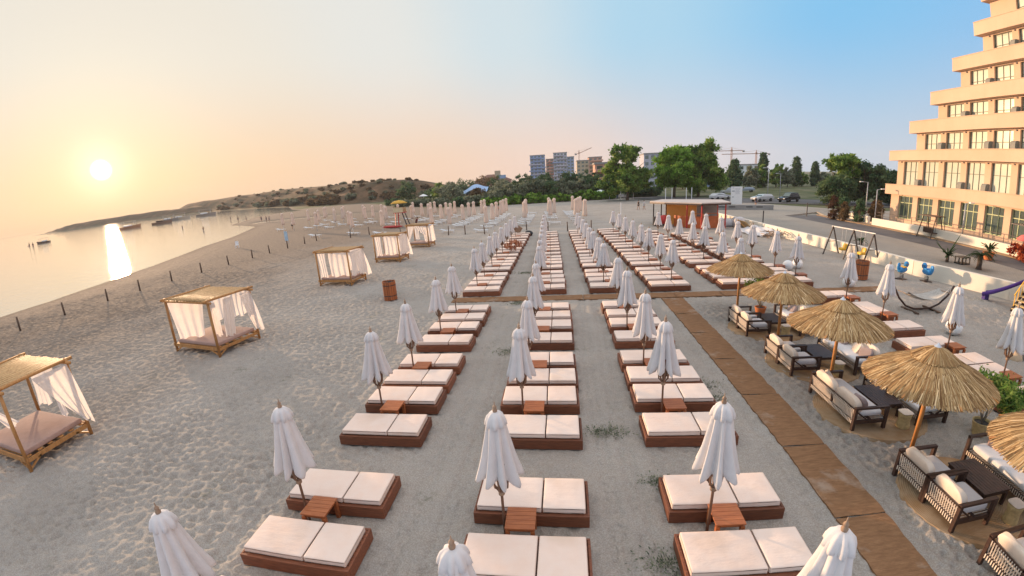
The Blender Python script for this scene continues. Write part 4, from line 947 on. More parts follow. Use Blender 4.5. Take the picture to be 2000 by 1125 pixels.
def hammock():
    t = thing('hammock', 'striped hammock on a curved wooden stand', 'hammock', (16.25, 17.35, 0)); pts = [(-1.55, .1, 1.12), (-1.25, .06, .62), (-.85, .03, .24), (-.4, 0, .09), (0, 0, .07), (.5, 0, .09), (.95, 0, .25), (1.35, -.05, .65), (1.6, -.1, 1.12)]
    MB().tube(pts, .045, 8).build('stand', DARKWOOD, t)
    for x in (-.6, .6): MB().box((x, 0, .03), (.1, 1.1, .06)).build('foot', ROPEC, t)
    vs = []; fs = []; n, k = 24, 8
    for i in range(n+1):
        u = i/n; x = -1.05+2.15*u; z = .52+.32*(2*u-1)**2; w = .5*(.55+.45*math.sin(math.pi*u))
        for j in range(k+1): q = 2*j/k-1; vs.append((x, q*w, z+.12*q*q+.012*math.sin(j*2.2)))
    fs = [(i*(k+1)+j, i*(k+1)+j+1, (i+1)*(k+1)+j+1, (i+1)*(k+1)+j) for i in range(n) for j in range(k)]; MB().add(vs, fs, True).build('sling', varied('grey_hammock_cloth', (.45, .42, .38), .25, 6, .9, .1, stretch=(1, 9, 1)), t)
    for x0, z0, x1 in ((-1.5, 1.05, -1.05), (1.55, 1.05, 1.1)):
        MB().bar((x1, -.42, .86), (x1, .42, .86), .03).build('spreader', FINIAL, t)
        for y in (-.4, -.15, .15, .4): MB().bar((x0, 0, z0), (x1, y, .86), .01).build('cord', ROPE, t)
hammock()
for i, (x, y, lb) in enumerate(((15.0, 26.4, 'round white globe behind a far parasol'), (14.15, 26.0, 'round white globe partly hidden by a parasol shaft, farthest from the camera'), (15.35, 21.6, 'round white globe beside the slatted bin by the playground'), (15.3, 14.4, 'round white globe behind the parasol near the hammock'))):
    o = MB().lathe([(.01, -.31)]+[(.33*math.cos(a), .33*math.sin(a)) for a in np.linspace(-1.4, 1.4, 14)]+[(.01, .33)], 28).build('garden_globe', WHITE); o.location = (x, y, .29); tag(o, lb, 'globe', 'white garden globes')
for i, (x, y, h, lb) in enumerate(((16.3, 12.75, .8, 'beige cone standing upright on the sand right of the white globe'), (15.75, 11.75, .7, 'beige cone nearer the camera behind the rightmost parasol'))):
    o = MB().lathe([(.25, 0), (.27, .06), (.21, .2), (.14, h*.65), (.075, h*.95), (.02, h)], 22, caps=True).build('beige_cone', varied('beige_canvas', (.60, .44, .29), .12, 6, .95, .3)); o.location = (x, y, -.02); o.rotation_euler = (.05, -.04, 0); tag(o, lb, 'cone')
o = MB().pillow((0, 0, .16), (1.1, .7, .42), .9, seed=3, w=.02, puff=.2).build('covered_heap', varied('grey_tarp', (.42, .42, .42), .12, 3, .9, .5)); o.location = (16.6, 11.5, 0); tag(o, 'grey covered heap on the sand at the right edge beside the cones', 'covered heap')
def pile():
    t = thing('driftwood_pile', 'tangled heap of pale broken sticks against the cream wall', 'wood pile', (19.7, 39.2, 0)); g = random.Random(4)
    for k in range(36):
        a = g.uniform(0, 3.14); x, y = g.uniform(-.8, .8), g.uniform(-1., 1.); l = g.uniform(.4, 1.); z = g.uniform(.05, .55)
        MB().bar((x-math.cos(a)*l/2, y-math.sin(a)*l/2, z), (x+math.cos(a)*l/2, y+math.sin(a)*l/2, z+g.uniform(-.2, .3)), .045).build('stick', FINIAL, t)
pile()
vs = []; n = 16
for i in range(n+1):
    for j in range(n+1): vs.append(((i/n-.5)*2.2, (j/n-.5)*5.4, .05+.5*(i/n)**1.5*(1-.3*abs(j/n-.5))+.10*math.sin(i*1.1+j*.7)*math.cos(j*1.3)))
o = MB().add(vs, [(i*(n+1)+j, (i+1)*(n+1)+j, (i+1)*(n+1)+j+1, i*(n+1)+j+1) for i in range(n) for j in range(n)], True).build('white_tarp', CANVAS); o.location = (19.4, 42.6, .03); tag(o, 'crumpled white tarpaulin lying against the cream wall', 'tarpaulin')
t = thing('board_stack', 'yellow wooden boards leaning askew on the cream wall', 'boards', (20.0, 46.4, 0))
for k in range(7): MB().box((-.1+.0*k, -1.3+k*.42, .42), (.06, .26, 1.3), ry=-.75, rx=.12).build('board', BAMBOO, t)
t = thing('wrapped_furniture', 'white wrapped furniture heap between kiosk and cream wall', 'covered heap', (18.9, 48.8, 0)); MB().pillow((0, 0, .4), (1.6, 1.4, .95), .6, seed=2, w=.02).build('cover', CANVAS, t); MB().pillow((1.0, -.8, .55), (1.2, 1.3, 1.2), .5, seed=5, w=.02).build('cover', CANVAS, t)
t = thing('info_board', 'pale blue notice board standing on the sand by the shore posts', 'notice board', (-37.9, 52, 0), R(-35)); MB().box((0, 0, 1.0), (1.15, .05, 1.3)).build('panel', varied('pale_blue_panel', (.42, .58, .72), .15, 2, .5, 0), t)
for s in (-.5, .5): MB().box((s, .05, .7), (.06, .06, 1.5)).build('leg', LMETAL, t)
t = thing('white_chair', 'small white plastic chair near the waterline', 'chair', (-45.0, 50.4, -.02), R(30)); MB().box((0, 0, .4), (.45, .45, .04)).build('seat', WHITE, t); MB().box((0, .22, .68), (.45, .04, .5)).build('backrest', WHITE, t)
for sx in (-.2, .2):
    for sy in (-.2, .2): MB().box((sx, sy, .19), (.05, .05, .4)).build('leg', WHITE, t)
def lifeguard():
    t = thing('lifeguard_tower', 'red-legged lifeguard tower with cream cabin and yellow parasol', 'lifeguard tower', (-26.0, 65.3, 0))
    for sx in (-.75, .75):
        for sy in (-.7, .7): MB().bar((sx*(1.0 if sx < 0 else 1.7), sy, 0), (sx*.75, sy*.8, 2.4), .13).build('leg', REDP if sx < 0 else DMETAL, t)
    MB().box((0, 0, 2.42), (1.7, 1.6, .1)).build('platform', REDP, t); m = MB()
    for (c, d) in (((-.8, 0, 2.85), (.05, 1.6, .75)), ((0, -.78, 2.85), (1.6, .05, .75)), ((0, .78, 2.85), (1.6, .05, .75))): m.box(c, d)
    m.build('cabin', varied('cream_panel', (.72, .58, .36), .1, 2, .7, 0), t); MB().tube([(0, 0, 2.45), (0, 0, 4.3)], .04, 8).build('parasol_pole', DMETAL, t)
    MB().lathe([(.02, 4.42), (.7, 4.28), (1.35, 3.95), (1.32, 3.9)], 12).build('parasol_canopy', YELCANVAS, t)
    for i in range(6): MB().box((.95+.12*i, 0, 2.1-.38*i), (.1, .5, .05)).build('ladder_rung', DMETAL, t)
lifeguard()
o = MB().pillow((0, 0, .2), (3.6, .7, .4), .7, puff=.5).build('red_kayak', REDP); o.location = (-27.4, 64.9, .02); tag(o, 'red rescue kayak lying at the foot of the lifeguard tower', 'kayak')
t = thing('stacked_tables', 'red wooden tables piled on a sun bed in the left far column', 'stacked tables', (-4.15, 34.6, .45), .4)
for k, (x, z, ry) in enumerate(((0, .02, 0), (.55, .3, 1.45), (.05, .5, 2.9), (-.45, .25, -1.5))):
    m = MB(); m.box((x, 0, z+.2), (.52, .52, .04), ry=ry)
    for s in (-.2, .2): m.bar((x+s, -.2, z), (x+s*1.2, -.22, z+.45), .07); m.bar((x+s, .2, z), (x+s*1.2, .22, z+.4), .07)
    m.build('table', TABWOOD, t)
t = thing('black_net_heap', 'black cloth and tilted board at the back end of the left far beds', 'heap', (-3.75, 47.6, 0)); MB().pillow((0, 0, .25), (1., .8, .7), .8, seed=7, w=.03).build('cloth', BLACKP, t); MB().box((-1.2, 0, .8), (.8, .05, .9), rx=.4, ry=.6).build('board', FINIAL, t)

# ------------------------------------------------------------------ kiosk
def kiosk():
    t = thing('beach_kiosk', 'open beach bar with pale flat roof, orange boards and red-brown counters', 'kiosk', (14.5, 50, 0)); ox, oy = 14.5, 50
    def P(x, y, h=2.75): MB().box((x-ox, y-oy, h/2), (.12, .12, h)).build('post', REDP if x > 14 else DARKWOOD, t)
    for (x, y) in ((11.4, 52.6), (12.5, 50.9), (14.2, 48.3), (15.4, 46.9), (18.0, 46.9), (18.6, 51.0), (12.9, 55)): P(x, y)
    MB().poly([(11.0-ox, 52.9-oy), (12.2-ox, 50.4-oy), (15.2-ox, 46.4-oy), (18.4-ox, 46.5-oy), (19.2-ox, 51.3-oy), (13.2-ox, 56-oy)], 2.78, 2.90).build('roof', varied('pale_roof_sheet', (.55, .47, .42), .12, 1, .7, .1), t)
    m = MB(); pts = [(11.0, 52.9), (12.2, 50.4), (15.2, 46.4), (18.4, 46.5)]
    for a, b in zip(pts[:-1], pts[1:]): m.bar((a[0]-ox, a[1]-oy, 2.70), (b[0]-ox, b[1]-oy, 2.70), .08, .16)
    m.build('fascia', DARKWOOD, t)
    MB().bar((12.9-ox, 52.6-oy, 1.35), (15.9-ox, 50.3-oy, 1.35), .08, 2.6).build('back_board', ORNGB, t); MB().bar((15.9-ox, 50.25-oy, 1.35), (18.3-ox, 50.3-oy, 1.35), .08, 2.6).build('grey_shutter', CONC, t)
    for a, b in (((14.6, 47.9), (15.8, 47.6)), ((16.4, 47.9), (17.5, 47.7))):
        MB().bar((a[0]-ox, a[1]-oy, .66), (b[0]-ox, b[1]-oy, .66), .5, 1.3).build('counter', ORNG, t); MB().bar((a[0]-ox, a[1]-oy, 1.62), (b[0]-ox, b[1]-oy, 1.62), .06, .07).build('counter_rail', ORNG, t)
        for c in (a, b): MB().box((c[0]-ox, c[1]-oy, 1.46), (.06, .06, .31)).build('rail_post', ORNG, t)
    MB().bar((14.55-ox, 48.1-oy, .66), (13.4-ox, 50.6-oy, .66), .1, 1.3).build('side_panel', ORNG, t)
    MB().box((12.0-ox, 51.6-oy, .55), (1.5, .6, 1.1)).build('dark_bench', DMETAL, t)
kiosk()
o = MB().lathe([(.1, 0), (.40, .1), (.46, .5), (.40, .95), (.1, 1.05)], 20, caps=True).build('red_barrel', REDP); o.location = (12.1, 50.3, .35); tag(o, 'bright red round barrel at the left end of the beach bar', 'barrel')
for i, (x, y) in enumerate(((20.0, 51.5), (19.0, 53.2))): o = MB().box((0, 0, .3), (.9, .6, .6)).build('storage_box', CONC, None, .02); o.location = (x, y, 0); tag(o, 'grey storage box behind the kiosk, %s one' % ('nearer', 'farther')[i], 'box')

# ------------------------------------------------------------------ people
def person(x, y, z, rz, label, pose='stand', top=(.3, .3, .3), bot=(.1, .1, .15), s=1.):
    me = bpy.data.meshes.new('person'); V = []; E = []; RD = []
    def v(p, r, par=None):
        V.append(p); RD.append(r)
        if par is not None: E.append((par, len(V)-1))
        return len(V)-1
    bend = {'stand': 0, 'walk': 0, 'sit': 0, 'bow': .5}[pose]; hz = .92 if pose != 'sit' else .42
    fx = math.sin(bend); fz = math.cos(bend)
    def U(h, dx=0, dy=0): return (dx, -fx*h+dy, hz+fz*h)
    pel = v((0, 0, hz), .13); wst = v(U(.18), .115, pel); ch = v(U(.42), .15, wst); nk = v(U(.56), .055, ch); hd = v(U(.62), .07, nk); hd2 = v(U(.70), .095, hd); v(U(.79), .07, hd2)
    for sx in (-1, 1):
        sh = v(U(.48, sx*.17), .065, ch); eb = v(U(.22, sx*.24, -.03*sx), .045, sh); hnd = v(U(.0, sx*.22, -.12), .035, eb); v(U(-.07, sx*.21, -.15), .03, hnd)
        if pose == 'sit': kn = v((sx*.12, -.42, .48), .07, pel); an = v((sx*.12, -.48, .08), .045, kn); v((sx*.12, -.6, .04), .04, an)
        else:
            st = .18*sx if pose == 'walk' else 0
            hp = v((sx*.09, 0, hz-.06), .095, pel); kn = v((sx*.10, -st*.6, .5), .065, hp); an = v((sx*.10, -st, .08), .042, kn); v((sx*.11, -st-.12, .035), .038, an)
    me.from_pydata(V, E, []); me.materials.append(SKIN); o = bpy.data.objects.new('person', me); COL.objects.link(o)
    sk = o.modifiers.new('skin', 'SKIN'); 
    for i, r in enumerate(RD): me.skin_vertices[0].data[i].radius = (r, r*.85)
    me.skin_vertices[0].data[0].use_root = True; ss = o.modifiers.new('sub', 'SUBSURF'); ss.levels = ss.render_levels = 1
    o.location = (x, y, z); o.rotation_euler = (0, 0, rz); o.scale = (s,)*3; tag(o, label, 'person')
    mt = varied('shirt_%d' % len(MATS), top, .05, 3, .9, 0); mb = varied('shorts_%d' % len(MATS), bot, .05, 3, .9, 0)
    MB().tube([U(.08), U(.2), U(.42), U(.50)], [.155, .15, .19, .12], 12).build('shirt', mt, o)
    MB().tube([(0, 0, hz-.22), (0, 0, hz-.1), (0, 0, hz+.1)], [.17, .175, .15], 12).build('shorts', mb, o)
    c = U(.74); MB().pillow((c[0], c[1]+.015, c[2]), (.20, .21, .17), 1., puff=0).build('hair', HAIR, o)
person(-87.0, 109.2, 0, .5, 'person in dark swimwear on the sandbar, leftmost of the three', 'stand', (.08, .06, .06))
person(-83.4, 106.8, 0, 2, 'person in black standing middle of the three on the sandbar', 'stand', (.05, .04, .05))
person(-81.6, 105.7, 0, 1, 'person in pale clothes bending, right of the three on the sandbar', 'bow', (.6, .5, .45), (.4, .3, .3))
person(-131, 121.5, -.9, 0, 'bather wading alone in the open water', 'stand', (.3, .2, .14))
person(-99.3, 99.2, -.8, 1, 'bather bending in the shallow water below the boats', 'bow', (.35, .22, .15))
person(-132.5, 147.5, -.6, 1, 'thin dark bather left of the sandbar tip', 'stand', (.1, .08, .07))
person(-113.2, 129.7, -.4, 0, 'bather standing at the sandbar tip, near the shore', 'stand', (.12, .08, .07), s=1.1)
person(-108.4, 128.2, -.3, 2, 'walker on the sandbar behind the tip', 'walk', (.3, .16, .12))
person(14.0, 77.1, 0, 1, 'person in black walking on the empty sand behind the kiosk', 'walk', (.03, .03, .03), (.03, .03, .03))
person(14.9, 76.6, 0, 1.4, 'person in white walking on the empty sand behind the kiosk', 'walk', (.7, .7, .7), (.5, .5, .5))
person(-12.9, 86, 0, 2.5, 'person in an orange shirt between the cream parasols', 'stand', (.65, .14, .05), (.05, .05, .07))
person(-23.2, 64.6, 0, 1.2, 'person in dark red leaning beside the lifeguard tower', 'bow', (.16, .03, .03), (.1, .03, .03))
person(-52.5, 74.5, 0, 2, 'person in black and white standing at the loungers by the water', 'stand', (.6, .6, .6), (.02, .02, .02))
person(-60.2, 96, 0, .3, 'person walking between the farthest left parasols', 'walk', (.1, .07, .07))
person(33.6, 74, .12, .3, 'person on the far paving beside the white board', 'stand', (.05, .05, .06))

# ------------------------------------------------------------------ trees and bushes
def hill_h(x, y):
    X, Y = np.array([float(x)]), np.array([float(y)]); hd = sdist(X, Y, HILL); D = np.hypot(X, Y); return float((hill_f(X, Y, hd, D))[0])
def tree(x, y, label, h, w, mat, seed, kind='round', nc=110, k=90, ls=.34, base=.12, grp=None, cat='tree', bark=BARK, name='tree', z=0, holes=.5):
    t = thing(name, label, cat, (x, y, z), 0, grp); g = np.random.default_rng(seed); r = random.Random(seed)
    m = MB(); th = h*.55; m.tube([(0, 0, -.3), (.1*w*.1, 0, th*.5), (0, .05*w, th)], [h*.028, h*.020, h*.010], 8)
    tips = []
    for i in range(9):
        a = r.uniform(0, 6.28); z0 = h*r.uniform(.15, .5); q = r.uniform(.4, .8); e = (math.cos(a)*w*.5*q, math.sin(a)*w*.5*q, min(h*.93, z0+h*r.uniform(.2, .42)))
        if kind == 'poplar': e = (e[0]*.6, e[1]*.6, min(h*.95, z0+h*.4))
        m.tube([(0, 0, z0), (e[0]*.5, e[1]*.5, (z0+e[2])*.5+.1*h*.3), e], [h*.011, h*.007, h*.002], 5); tips.append(e)
    m.build('trunk', bark, t)
    if kind == 'poplar':
        zz = g.random(nc)**.8; rr = w*.5*np.sin(np.pi*np.clip(zz*.92+.06, 0, 1))**.7*(1-.5*zz); a = g.random(nc)*6.283; q = .35+.65*g.random(nc)**.5
        c = np.stack([np.cos(a)*rr*q, np.sin(a)*rr*q, h*(base+(1-base)*zz)], 1); tone = g.random(nc); cr = w*.09
    elif kind == 'lobed':
        nl = 17; c = []
        for i in range(nl):
            a = g.random()*6.283; q = g.random()**.5*.37*w; cz = h*(base+.14+(.70-base)*g.random()); q *= 1-.45*max(0, cz/h-.55)/.45; lr = w*g.uniform(.14, .22)
            u = g.normal(size=(nc//nl, 3)); u /= np.linalg.norm(u, axis=1)[:, None]; c.append(np.array([math.cos(a)*q, math.sin(a)*q, cz])+u*lr*np.array([1, 1, .85])*(.5+.5*g.random((nc//nl, 1))))
        c = np.concatenate(c); c[:, 2] = np.clip(c[:, 2], h*base, h); nc = len(c); tone = g.random(nc); cr = w*.034
    else:
        u = g.normal(size=(nc, 3)); u /= np.linalg.norm(u, axis=1)[:, None]; lump = 1+.22*np.sin(u[:, 0]*4+seed)*np.cos(u[:, 1]*5+seed*2)+.16*g.normal(size=nc)*.6
        rz_ = h*(1-base)/2; c = u*((.45+.55*g.random(nc)**.6)*lump)[:, None]*np.array([w/2, w/2, rz_])*.94; c[:, 2] += h*base+rz_; c[:, 2] = np.clip(c[:, 2], h*base*.5, h*1.02); tone = g.random(nc); cr = w*.05
    p = (c[:, None, :]+g.normal(size=(nc, k, 3))*cr*np.array([1, 1, .75])).reshape(-1, 3); p[:, 2] = np.maximum(p[:, 2], .05)
    leaves('crown', t, p, ls, mat, seed, .3, np.repeat(np.clip(tone*.8+.1, 0, 1), k), 1.8); return t
tree(17.0, 109, 'tall green tree at the back edge of the sand, left of the wider one', 15.2, 12.2, LEAF, 1, 'lobed', 340, 90, .36, .06, 'two big green trees behind the beach')
tree(29.2, 111, 'wide bright green tree behind the kiosk roof, right of the tall one', 14.6, 12.5, LEAFG, 2, 'lobed', 340, 90, .36, .06, 'two big green trees behind the beach')
tree(36, 113, 'rounded green tree joined to the right side of the wide bright tree', 14.4, 12.5, LEAF, 3, 'lobed', 340, 90, .36, .06)
tree(51.2, 78, 'airy tree with bare pale limbs showing through the crown left of the hotel', 9.6, 8.2, LEAF, 4, 'lobed', 130, 80, .24, .42, bark=BARKL)
tree(49.6, 76, 'dark bushy lower tree under the airy tree', 5.2, 7, LEAFD, 14, 'round', 90, 80, .22, .05)
tree(56.0, 77, 'broad dark tree between the airy tree and the hotel', 8.3, 8.5, LEAFD, 5, 'lobed', 180, 90, .24, .06)
tree(60.2, 73.5, 'dark tree rising just behind the hotel corner', 6.8, 7.5, LEAFD, 6, 'lobed', 170, 90, .24, .04)
tree(63.0, 70, 'russet-brown thin tree against the hotel edge', 7.2, 5, LEAFB, 16, 'poplar', 60, 60, .2, .1)
for i, (x, y, h, w, mt) in enumerate(((60, 150, 9.6, 5.4, LEAFD), (78.5, 168, 12.6, 4.2, LEAFD), (92, 168, 10.8, 4.2, LEAFD), (101, 170, 9.2, 3.4, LEAFD))):
    tree(x, y, 'dark pointed poplar, %s from the left behind the road' % ORD[i], h, w, mt, 20+i, 'poplar', 130, 70, .4, .02, 'pointed poplars behind the road')
for i, (x, y, h, w) in enumerate(((70, 160, 7.5, 7), (74.5, 163, 8.5, 6), (82.5, 165, 8.6, 6), (86, 163, 7, 6), (65, 175, 6, 6), (96, 172, 5.4, 6), (105, 168, 5.5, 7), (112, 160, 6, 8), (55, 178, 7, 8), (48, 170, 7.5, 8), (118, 150, 6, 8), (44, 140, 6, 7))):
    tree(x, y, 'mixed green tree, %s of the belt around the pointed poplars' % ORD[i], h, w, LEAFO if i % 3 == 0 else LEAF, 30+i, 'round', 60, 60, .42, .03, 'mixed trees around the poplars')
# bushes
for i, (x, y, h, w, mt) in enumerate(((-19, 121, 4.4, 6.5, LEAFO), (-15, 123, 5.4, 6.5, LEAFO), (-10.8, 122, 6.2, 7, LEAFO), (-6.4, 123, 6.9, 7.5, LEAFO), (-2.4, 122, 6.4, 6.5, LEAFD), (1.4, 121, 5.9, 7, LEAFO), (5.2, 122, 5.8, 6.5, LEAFO), (8.8, 124, 6.2, 6, LEAFD), (-4.5, 133, 8.2, 8, LEAFD), (3.0, 133, 8.2, 8, LEAFD), (9.5, 132, 8, 7, LEAFD), (12.6, 128, 6, 6, LEAFD), (-12.5, 134, 7.4, 7, LEAFD), (21.5, 124, 3, 7, LEAFD), (25.5, 122, 2.6, 6, LEAFD))):
    tree(x, y, 'grey-green bush behind the sand, %s of the thicket below the tower blocks' % ORD[i], h, w, mt, 50+i, 'round', 80, 70, .30, .0, 'bushes of the thicket below the tower blocks', 'bush', name='bush')
for i in range(13):
    x = -21+i*2.9+rng.uniform(-.4, .4); tree(x, 118.6+.06*i, 'low bright green bush at the edge of the sand, %s from the left' % ORD[i], rng.uniform(2.0, 3.1), 4.0, LEAFG, 80+i, 'round', 40, 60, .26, .0, 'low bright green bushes at the edge of the sand', 'bush', name='low_bush')
for i, (x, y, h, w, mt) in enumerate(((-70, 187, 9.2, 10, LEAFD), (-60, 200, 6, 12, LEAFD), (-55, 190, 7.3, 9, LEAF), (-50, 184, 7.6, 10, LEAFO), (-46, 176, 6.5, 9, LEAFO), (-40.5, 162, 5.8, 8, LEAFO), (-49, 215, 9.5, 13, LEAFD), (-36, 205, 10.2, 13, LEAFB), (-29, 196, 9.0, 10, LEAFD), (-24, 180, 7.8, 9, LEAFO), (-31, 158, 4.6, 8, LEAFB), (-38, 128, 2.6, 6, LEAFO), (-30, 124, 2.8, 6, LEAFD), (-25.4, 122, 3.0, 6, LEAFO), (-47, 140, 2.4, 8, LEAFO), (-56, 146, 2.0, 9, LEAFO), (-66, 160, 2.6, 7, LEAFD), (-16, 190, 9.5, 9, LEAFD))):
    tree(x, y, 'scattered green bush left of the thicket, %s in the clump around the tent roof' % ORD[i], h, w, mt, 110+i, 'round', 60, 60, .34, .0, 'bushes around the tent roof', 'bush', name='bush')
for i, (x, y) in enumerate(((34.0, 52.5), (34.3, 50.6), (35.0, 48.8), (36.5, 51), (37.5, 49.3), (36.1, 53.5), (38.6, 51.0), (40.3, 52.5))):
    tree(x, y, 'scraggly dark climbing shrub before the hotel corner, %s from the left' % ORD[i], rng.uniform(2.0, 2.8), 1.6, (LEAFR, LEAFB, LEAFD)[i % 3], 140+i, 'poplar', 34, 60, .10, .0, 'climbing shrubs before the hotel corner', 'shrub', name='climbing_shrub', z=.1)
protos = []
for i in range(3):
    t = tree(0, -50, 'brown-green scrub bush on the dry headland slope', 3.4, 6, (LEAFB, LEAFO, LEAFB)[i], 160+i, 'round', 36, 60, .42, .0, 'scrub bushes on the dry headland', 'bush', name='scrub_bush'); protos.append(t)
SC = Kind(protos); g2 = random.Random(5); nput = 0
while nput < 170:
    az = R(g2.uniform(-44, -13)); d = g2.uniform(240, 420) if az > R(-33) else g2.uniform(330, 640); x, y = math.sin(az)*d, math.cos(az)*d; hd = float(sdist(np.array([x]), np.array([y]), HILL)[0])
    if hd < 0 or (hd > 30 and g2.random() < .7) or hd > 80: continue
    SC.put('brown-green scrub bush on the dry headland slope', (x, y, hill_h(x, y)-.3), g2.uniform(0, 6), None, g2.uniform(.25, .85)+.3*(hd < 12)+.5*(hd < 10)*(az < R(-26))); nput += 1

for i, (x, y, sc) in enumerate(((2.15, 4.7, .42), (1.7, 5.2, .25), (3.9, 11.3, .34), (3.95, 10.6, .24), (-1.95, 14.0, .36), (1.0, 9.0, .26), (-2.2, 20.2, .3), (-2.4, 27.5, .34), (1.9, 7.2, .18))):
    g = np.random.default_rng(i+300); p = g.normal(size=(520, 3))*np.array([sc, sc*.6, .03]); p[:, 2] = np.abs(p[:, 2])+.0
    o = leaves('weed_patch', None, p+np.array([x, y, 0]), .022, LEAFO, 300+i, .9, g.random(520), 2.4); o['kind'] = 'stuff'
# ------------------------------------------------------------------ buildings far behind
def block(name, label, x, y, w, d, h, floors, cols, wallm, seed, rz=0, balc=True, accent=None, glass=GLASSD, z=0):
    t = thing(name, label, 'building', (x, y, z), rz); fh = h/floors; r = random.Random(seed)
    MB().box((0, d/2, h/2), (w, d, h)).build('wall', wallm, t); MB().box((0, d/2, h+.3), (w+.5, d+.5, .6)).build('roof', CONC, t)
    cw = w/cols
    for f in range(floors):
        for c in range(cols):
            xx = -w/2+cw*(c+.5); m = MB(); m.box((xx, -.03, fh*(f+.55)), (cw*.6, .1, fh*.52)); m.build('window', glass, t)
        if balc:
            m = MB()
            if accent and f % 3 == 1: mt = accent
            else: mt = wallm
            k = r.randint(0, 1); m.box(((-1)**f*w*.12, -.75, fh*(f+.22)), (w*(.72+.2*k), 1.4, fh*.36)); m.build('balcony', mt, t)
    return t
BLW = varied('blue_grey_render', (.27, .37, .58), .1, .3, .8, 0); BLW2 = varied('pale_grey_render', (.48, .48, .56), .1, .3, .8, 0); PKW = varied('pink_render', (.60, .34, .26), .1, .3, .8, 0); BGW = varied('beige_render', (.50, .40, .28), .1, .3, .8, 0); LBW = varied('light_blue_render', (.30, .40, .58), .1, .3, .8, 0); REDB = varied('brick_red_band', (.40, .15, .10), .1, .3, .8, 0)
block('tower_block', 'blue apartment tower with curved stacked balconies, leftmost of the towers', -20.1, 400, 13.5, 14, 29, 10, 4, BLW, 1, 0, True, BLW2)
block('tower_block', 'narrow red-banded apartment tower joined to the blue-grey one', -8.6, 402, 7, 12, 25, 9, 2, PKW, 2, 0, True, REDB)
block('tower_block', 'blue-grey apartment tower with the highest middle roof', 1.2, 400, 12.5, 14, 30, 10, 4, BLW2, 3, 0, True, BLW)
block('tower_block', 'pale blue slim apartment tower right of the blue-grey one', 10.8, 404, 6.4, 12, 26, 9, 2, LBW, 4, 0, False)
block('apartment_block', 'beige apartment block under construction left of the tall tree', 18.0, 330, 9, 14, 19, 7, 3, BGW, 5, 0, False)
block('apartment_block', 'pinkish block with an unfinished dark top behind the tall tree', 27.5, 330, 10, 14, 21, 7, 3, PKW, 6, 0, True, BGW)
block('pink_house', 'pink four-storey house with round-ended balconies left of the tall tree', 14.6, 140, 6.2, 8, 10.2, 4, 2, PKW, 7, 0, True, CONC)
block('white_building', 'white flat-roofed building peeping over the gap between the big trees', 48, 225, 9, 12, 16.5, 5, 3, BLW2, 8, 0, False)
block('white_building', 'white building with teal windows between the poplars', 102, 235, 12, 12, 9.5, 3, 3, WHITE, 9, R(-20), False)
block('white_building', 'low white shed at the right end of the far road', 98, 130, 14, 8, 2.7, 1, 4, WHITE, 10, R(-35), False)
block('glass_hall', 'low blue-grey glass hall behind the right edge of the big trees', 64, 190, 14, 12, 6.5, 2, 5, LBW, 11, R(-18), False)
def mansion():
    t = thing('mansion', 'large house with reddish hip roofs and a square tower on the rise', 'building', (-41.5, 260, 1.5), 0)
    rf = varied('tile_roof', (.22, .12, .09), .2, 1, .9, 0)
    MB().box((0, 5, 3.2), (22, 10, 6.4)).build('wall', PKW, t)
    for (cx, w, zb, zt) in ((0, 23.5, 6.4, 9.0), (-1, 11, 8.2, 10.2)):
        MB().add([(cx-w/2, -1, zb), (cx+w/2, -1, zb), (cx+w/2, 11, zb), (cx-w/2, 11, zb), (cx-w/4, 5, zt), (cx+w/4, 5, zt)], [(0, 1, 5, 4), (1, 2, 5), (2, 3, 4, 5), (3, 0, 4), (3, 2, 1, 0)]).build('roof', rf, t)
    MB().box((3.2, 3, 6.2), (3.2, 3.2, 12)).build('tower', BGW, t); MB().box((6, 3, 5), (4.2, 4, 9)).build('tower', LBW, t)
    for x in (-9, -6, -3, 0, 9): MB().box((x, -.04, 3.6), (1.3, .1, 1.6)).build('window', GLASSD, t)
mansion()
def tent():
    t = thing('tent_hall', 'light blue stretched tent roof with a peaked end behind the bushes', 'tent', (-35.5, 176, 0), R(-12)); vs = []; n = 12
    for i in range(n+1):
        u = i/n; h = 3.4+1.9*math.sin(math.pi*u)**2+1.3*u
        for q in (-1, -.5, 0, .5, 1): vs.append((-6+12*u, q*4, h-abs(q)*2.2+.3*math.cos(q*6)))
    MB().add(vs, [(i*5+j, (i+1)*5+j, (i+1)*5+j+1, i*5+j+1) for i in range(n) for j in range(4)], True).build('roof', varied('blue_tent_cloth', (.32, .46, .68), .1, .4, .7, 0), t)
    for i in range(0, n+1, 3):
        for q in (-3.9, 3.9): MB().box((-6+i, q, 1), (.12, .12, 2.2)).build('pole', WHITE, t)
    MB().box((-2, -5.5, 1.4), (9, 1.2, .25)).build('awning', WHITE, t)
tent()
for i, (x, y) in enumerate(((-64, 192), (-59, 193))):
    t = thing('white_sunshade', 'open white sunshade before the far bushes, %s of two' % ('left', 'right')[i], 'umbrella', (x, y, 0), 0, 'open white sunshades at the far bushes'); MB().tube([(0, 0, 0), (0, 0, 2.8)], .06, 6).build('pole', WHITE, t); MB().lathe([(.02, 3.3), (1.6, 2.7), (2.3, 2.3)], 10).build('canopy', WHITE, t)
t = thing('garden_pavilion', 'pale blue-grey pavilion with white columns below the pink house', 'pavilion', (15.3, 120.5, 0)); MB().box((0, 0, 3.1), (6.5, 3, .25)).build('roof', CONC, t); MB().box((-.6, 1.2, 1.5), (3.4, .3, 3)).build('wall', LBW, t)
for x in (-3, -1.6, .2, 1.4, 3): MB().box((x, -1.3, 1.5), (.2, .2, 3)).build('column', WHITE, t)
t = thing('white_marquee', 'small white canopy beside the pavilion at the thicket edge', 'canopy', (11.4, 121, 0)); MB().lathe([(.05, 2.7), (1.4, 2.3), (1.9, 2.1)], 8).build('canopy', WHITE, t)
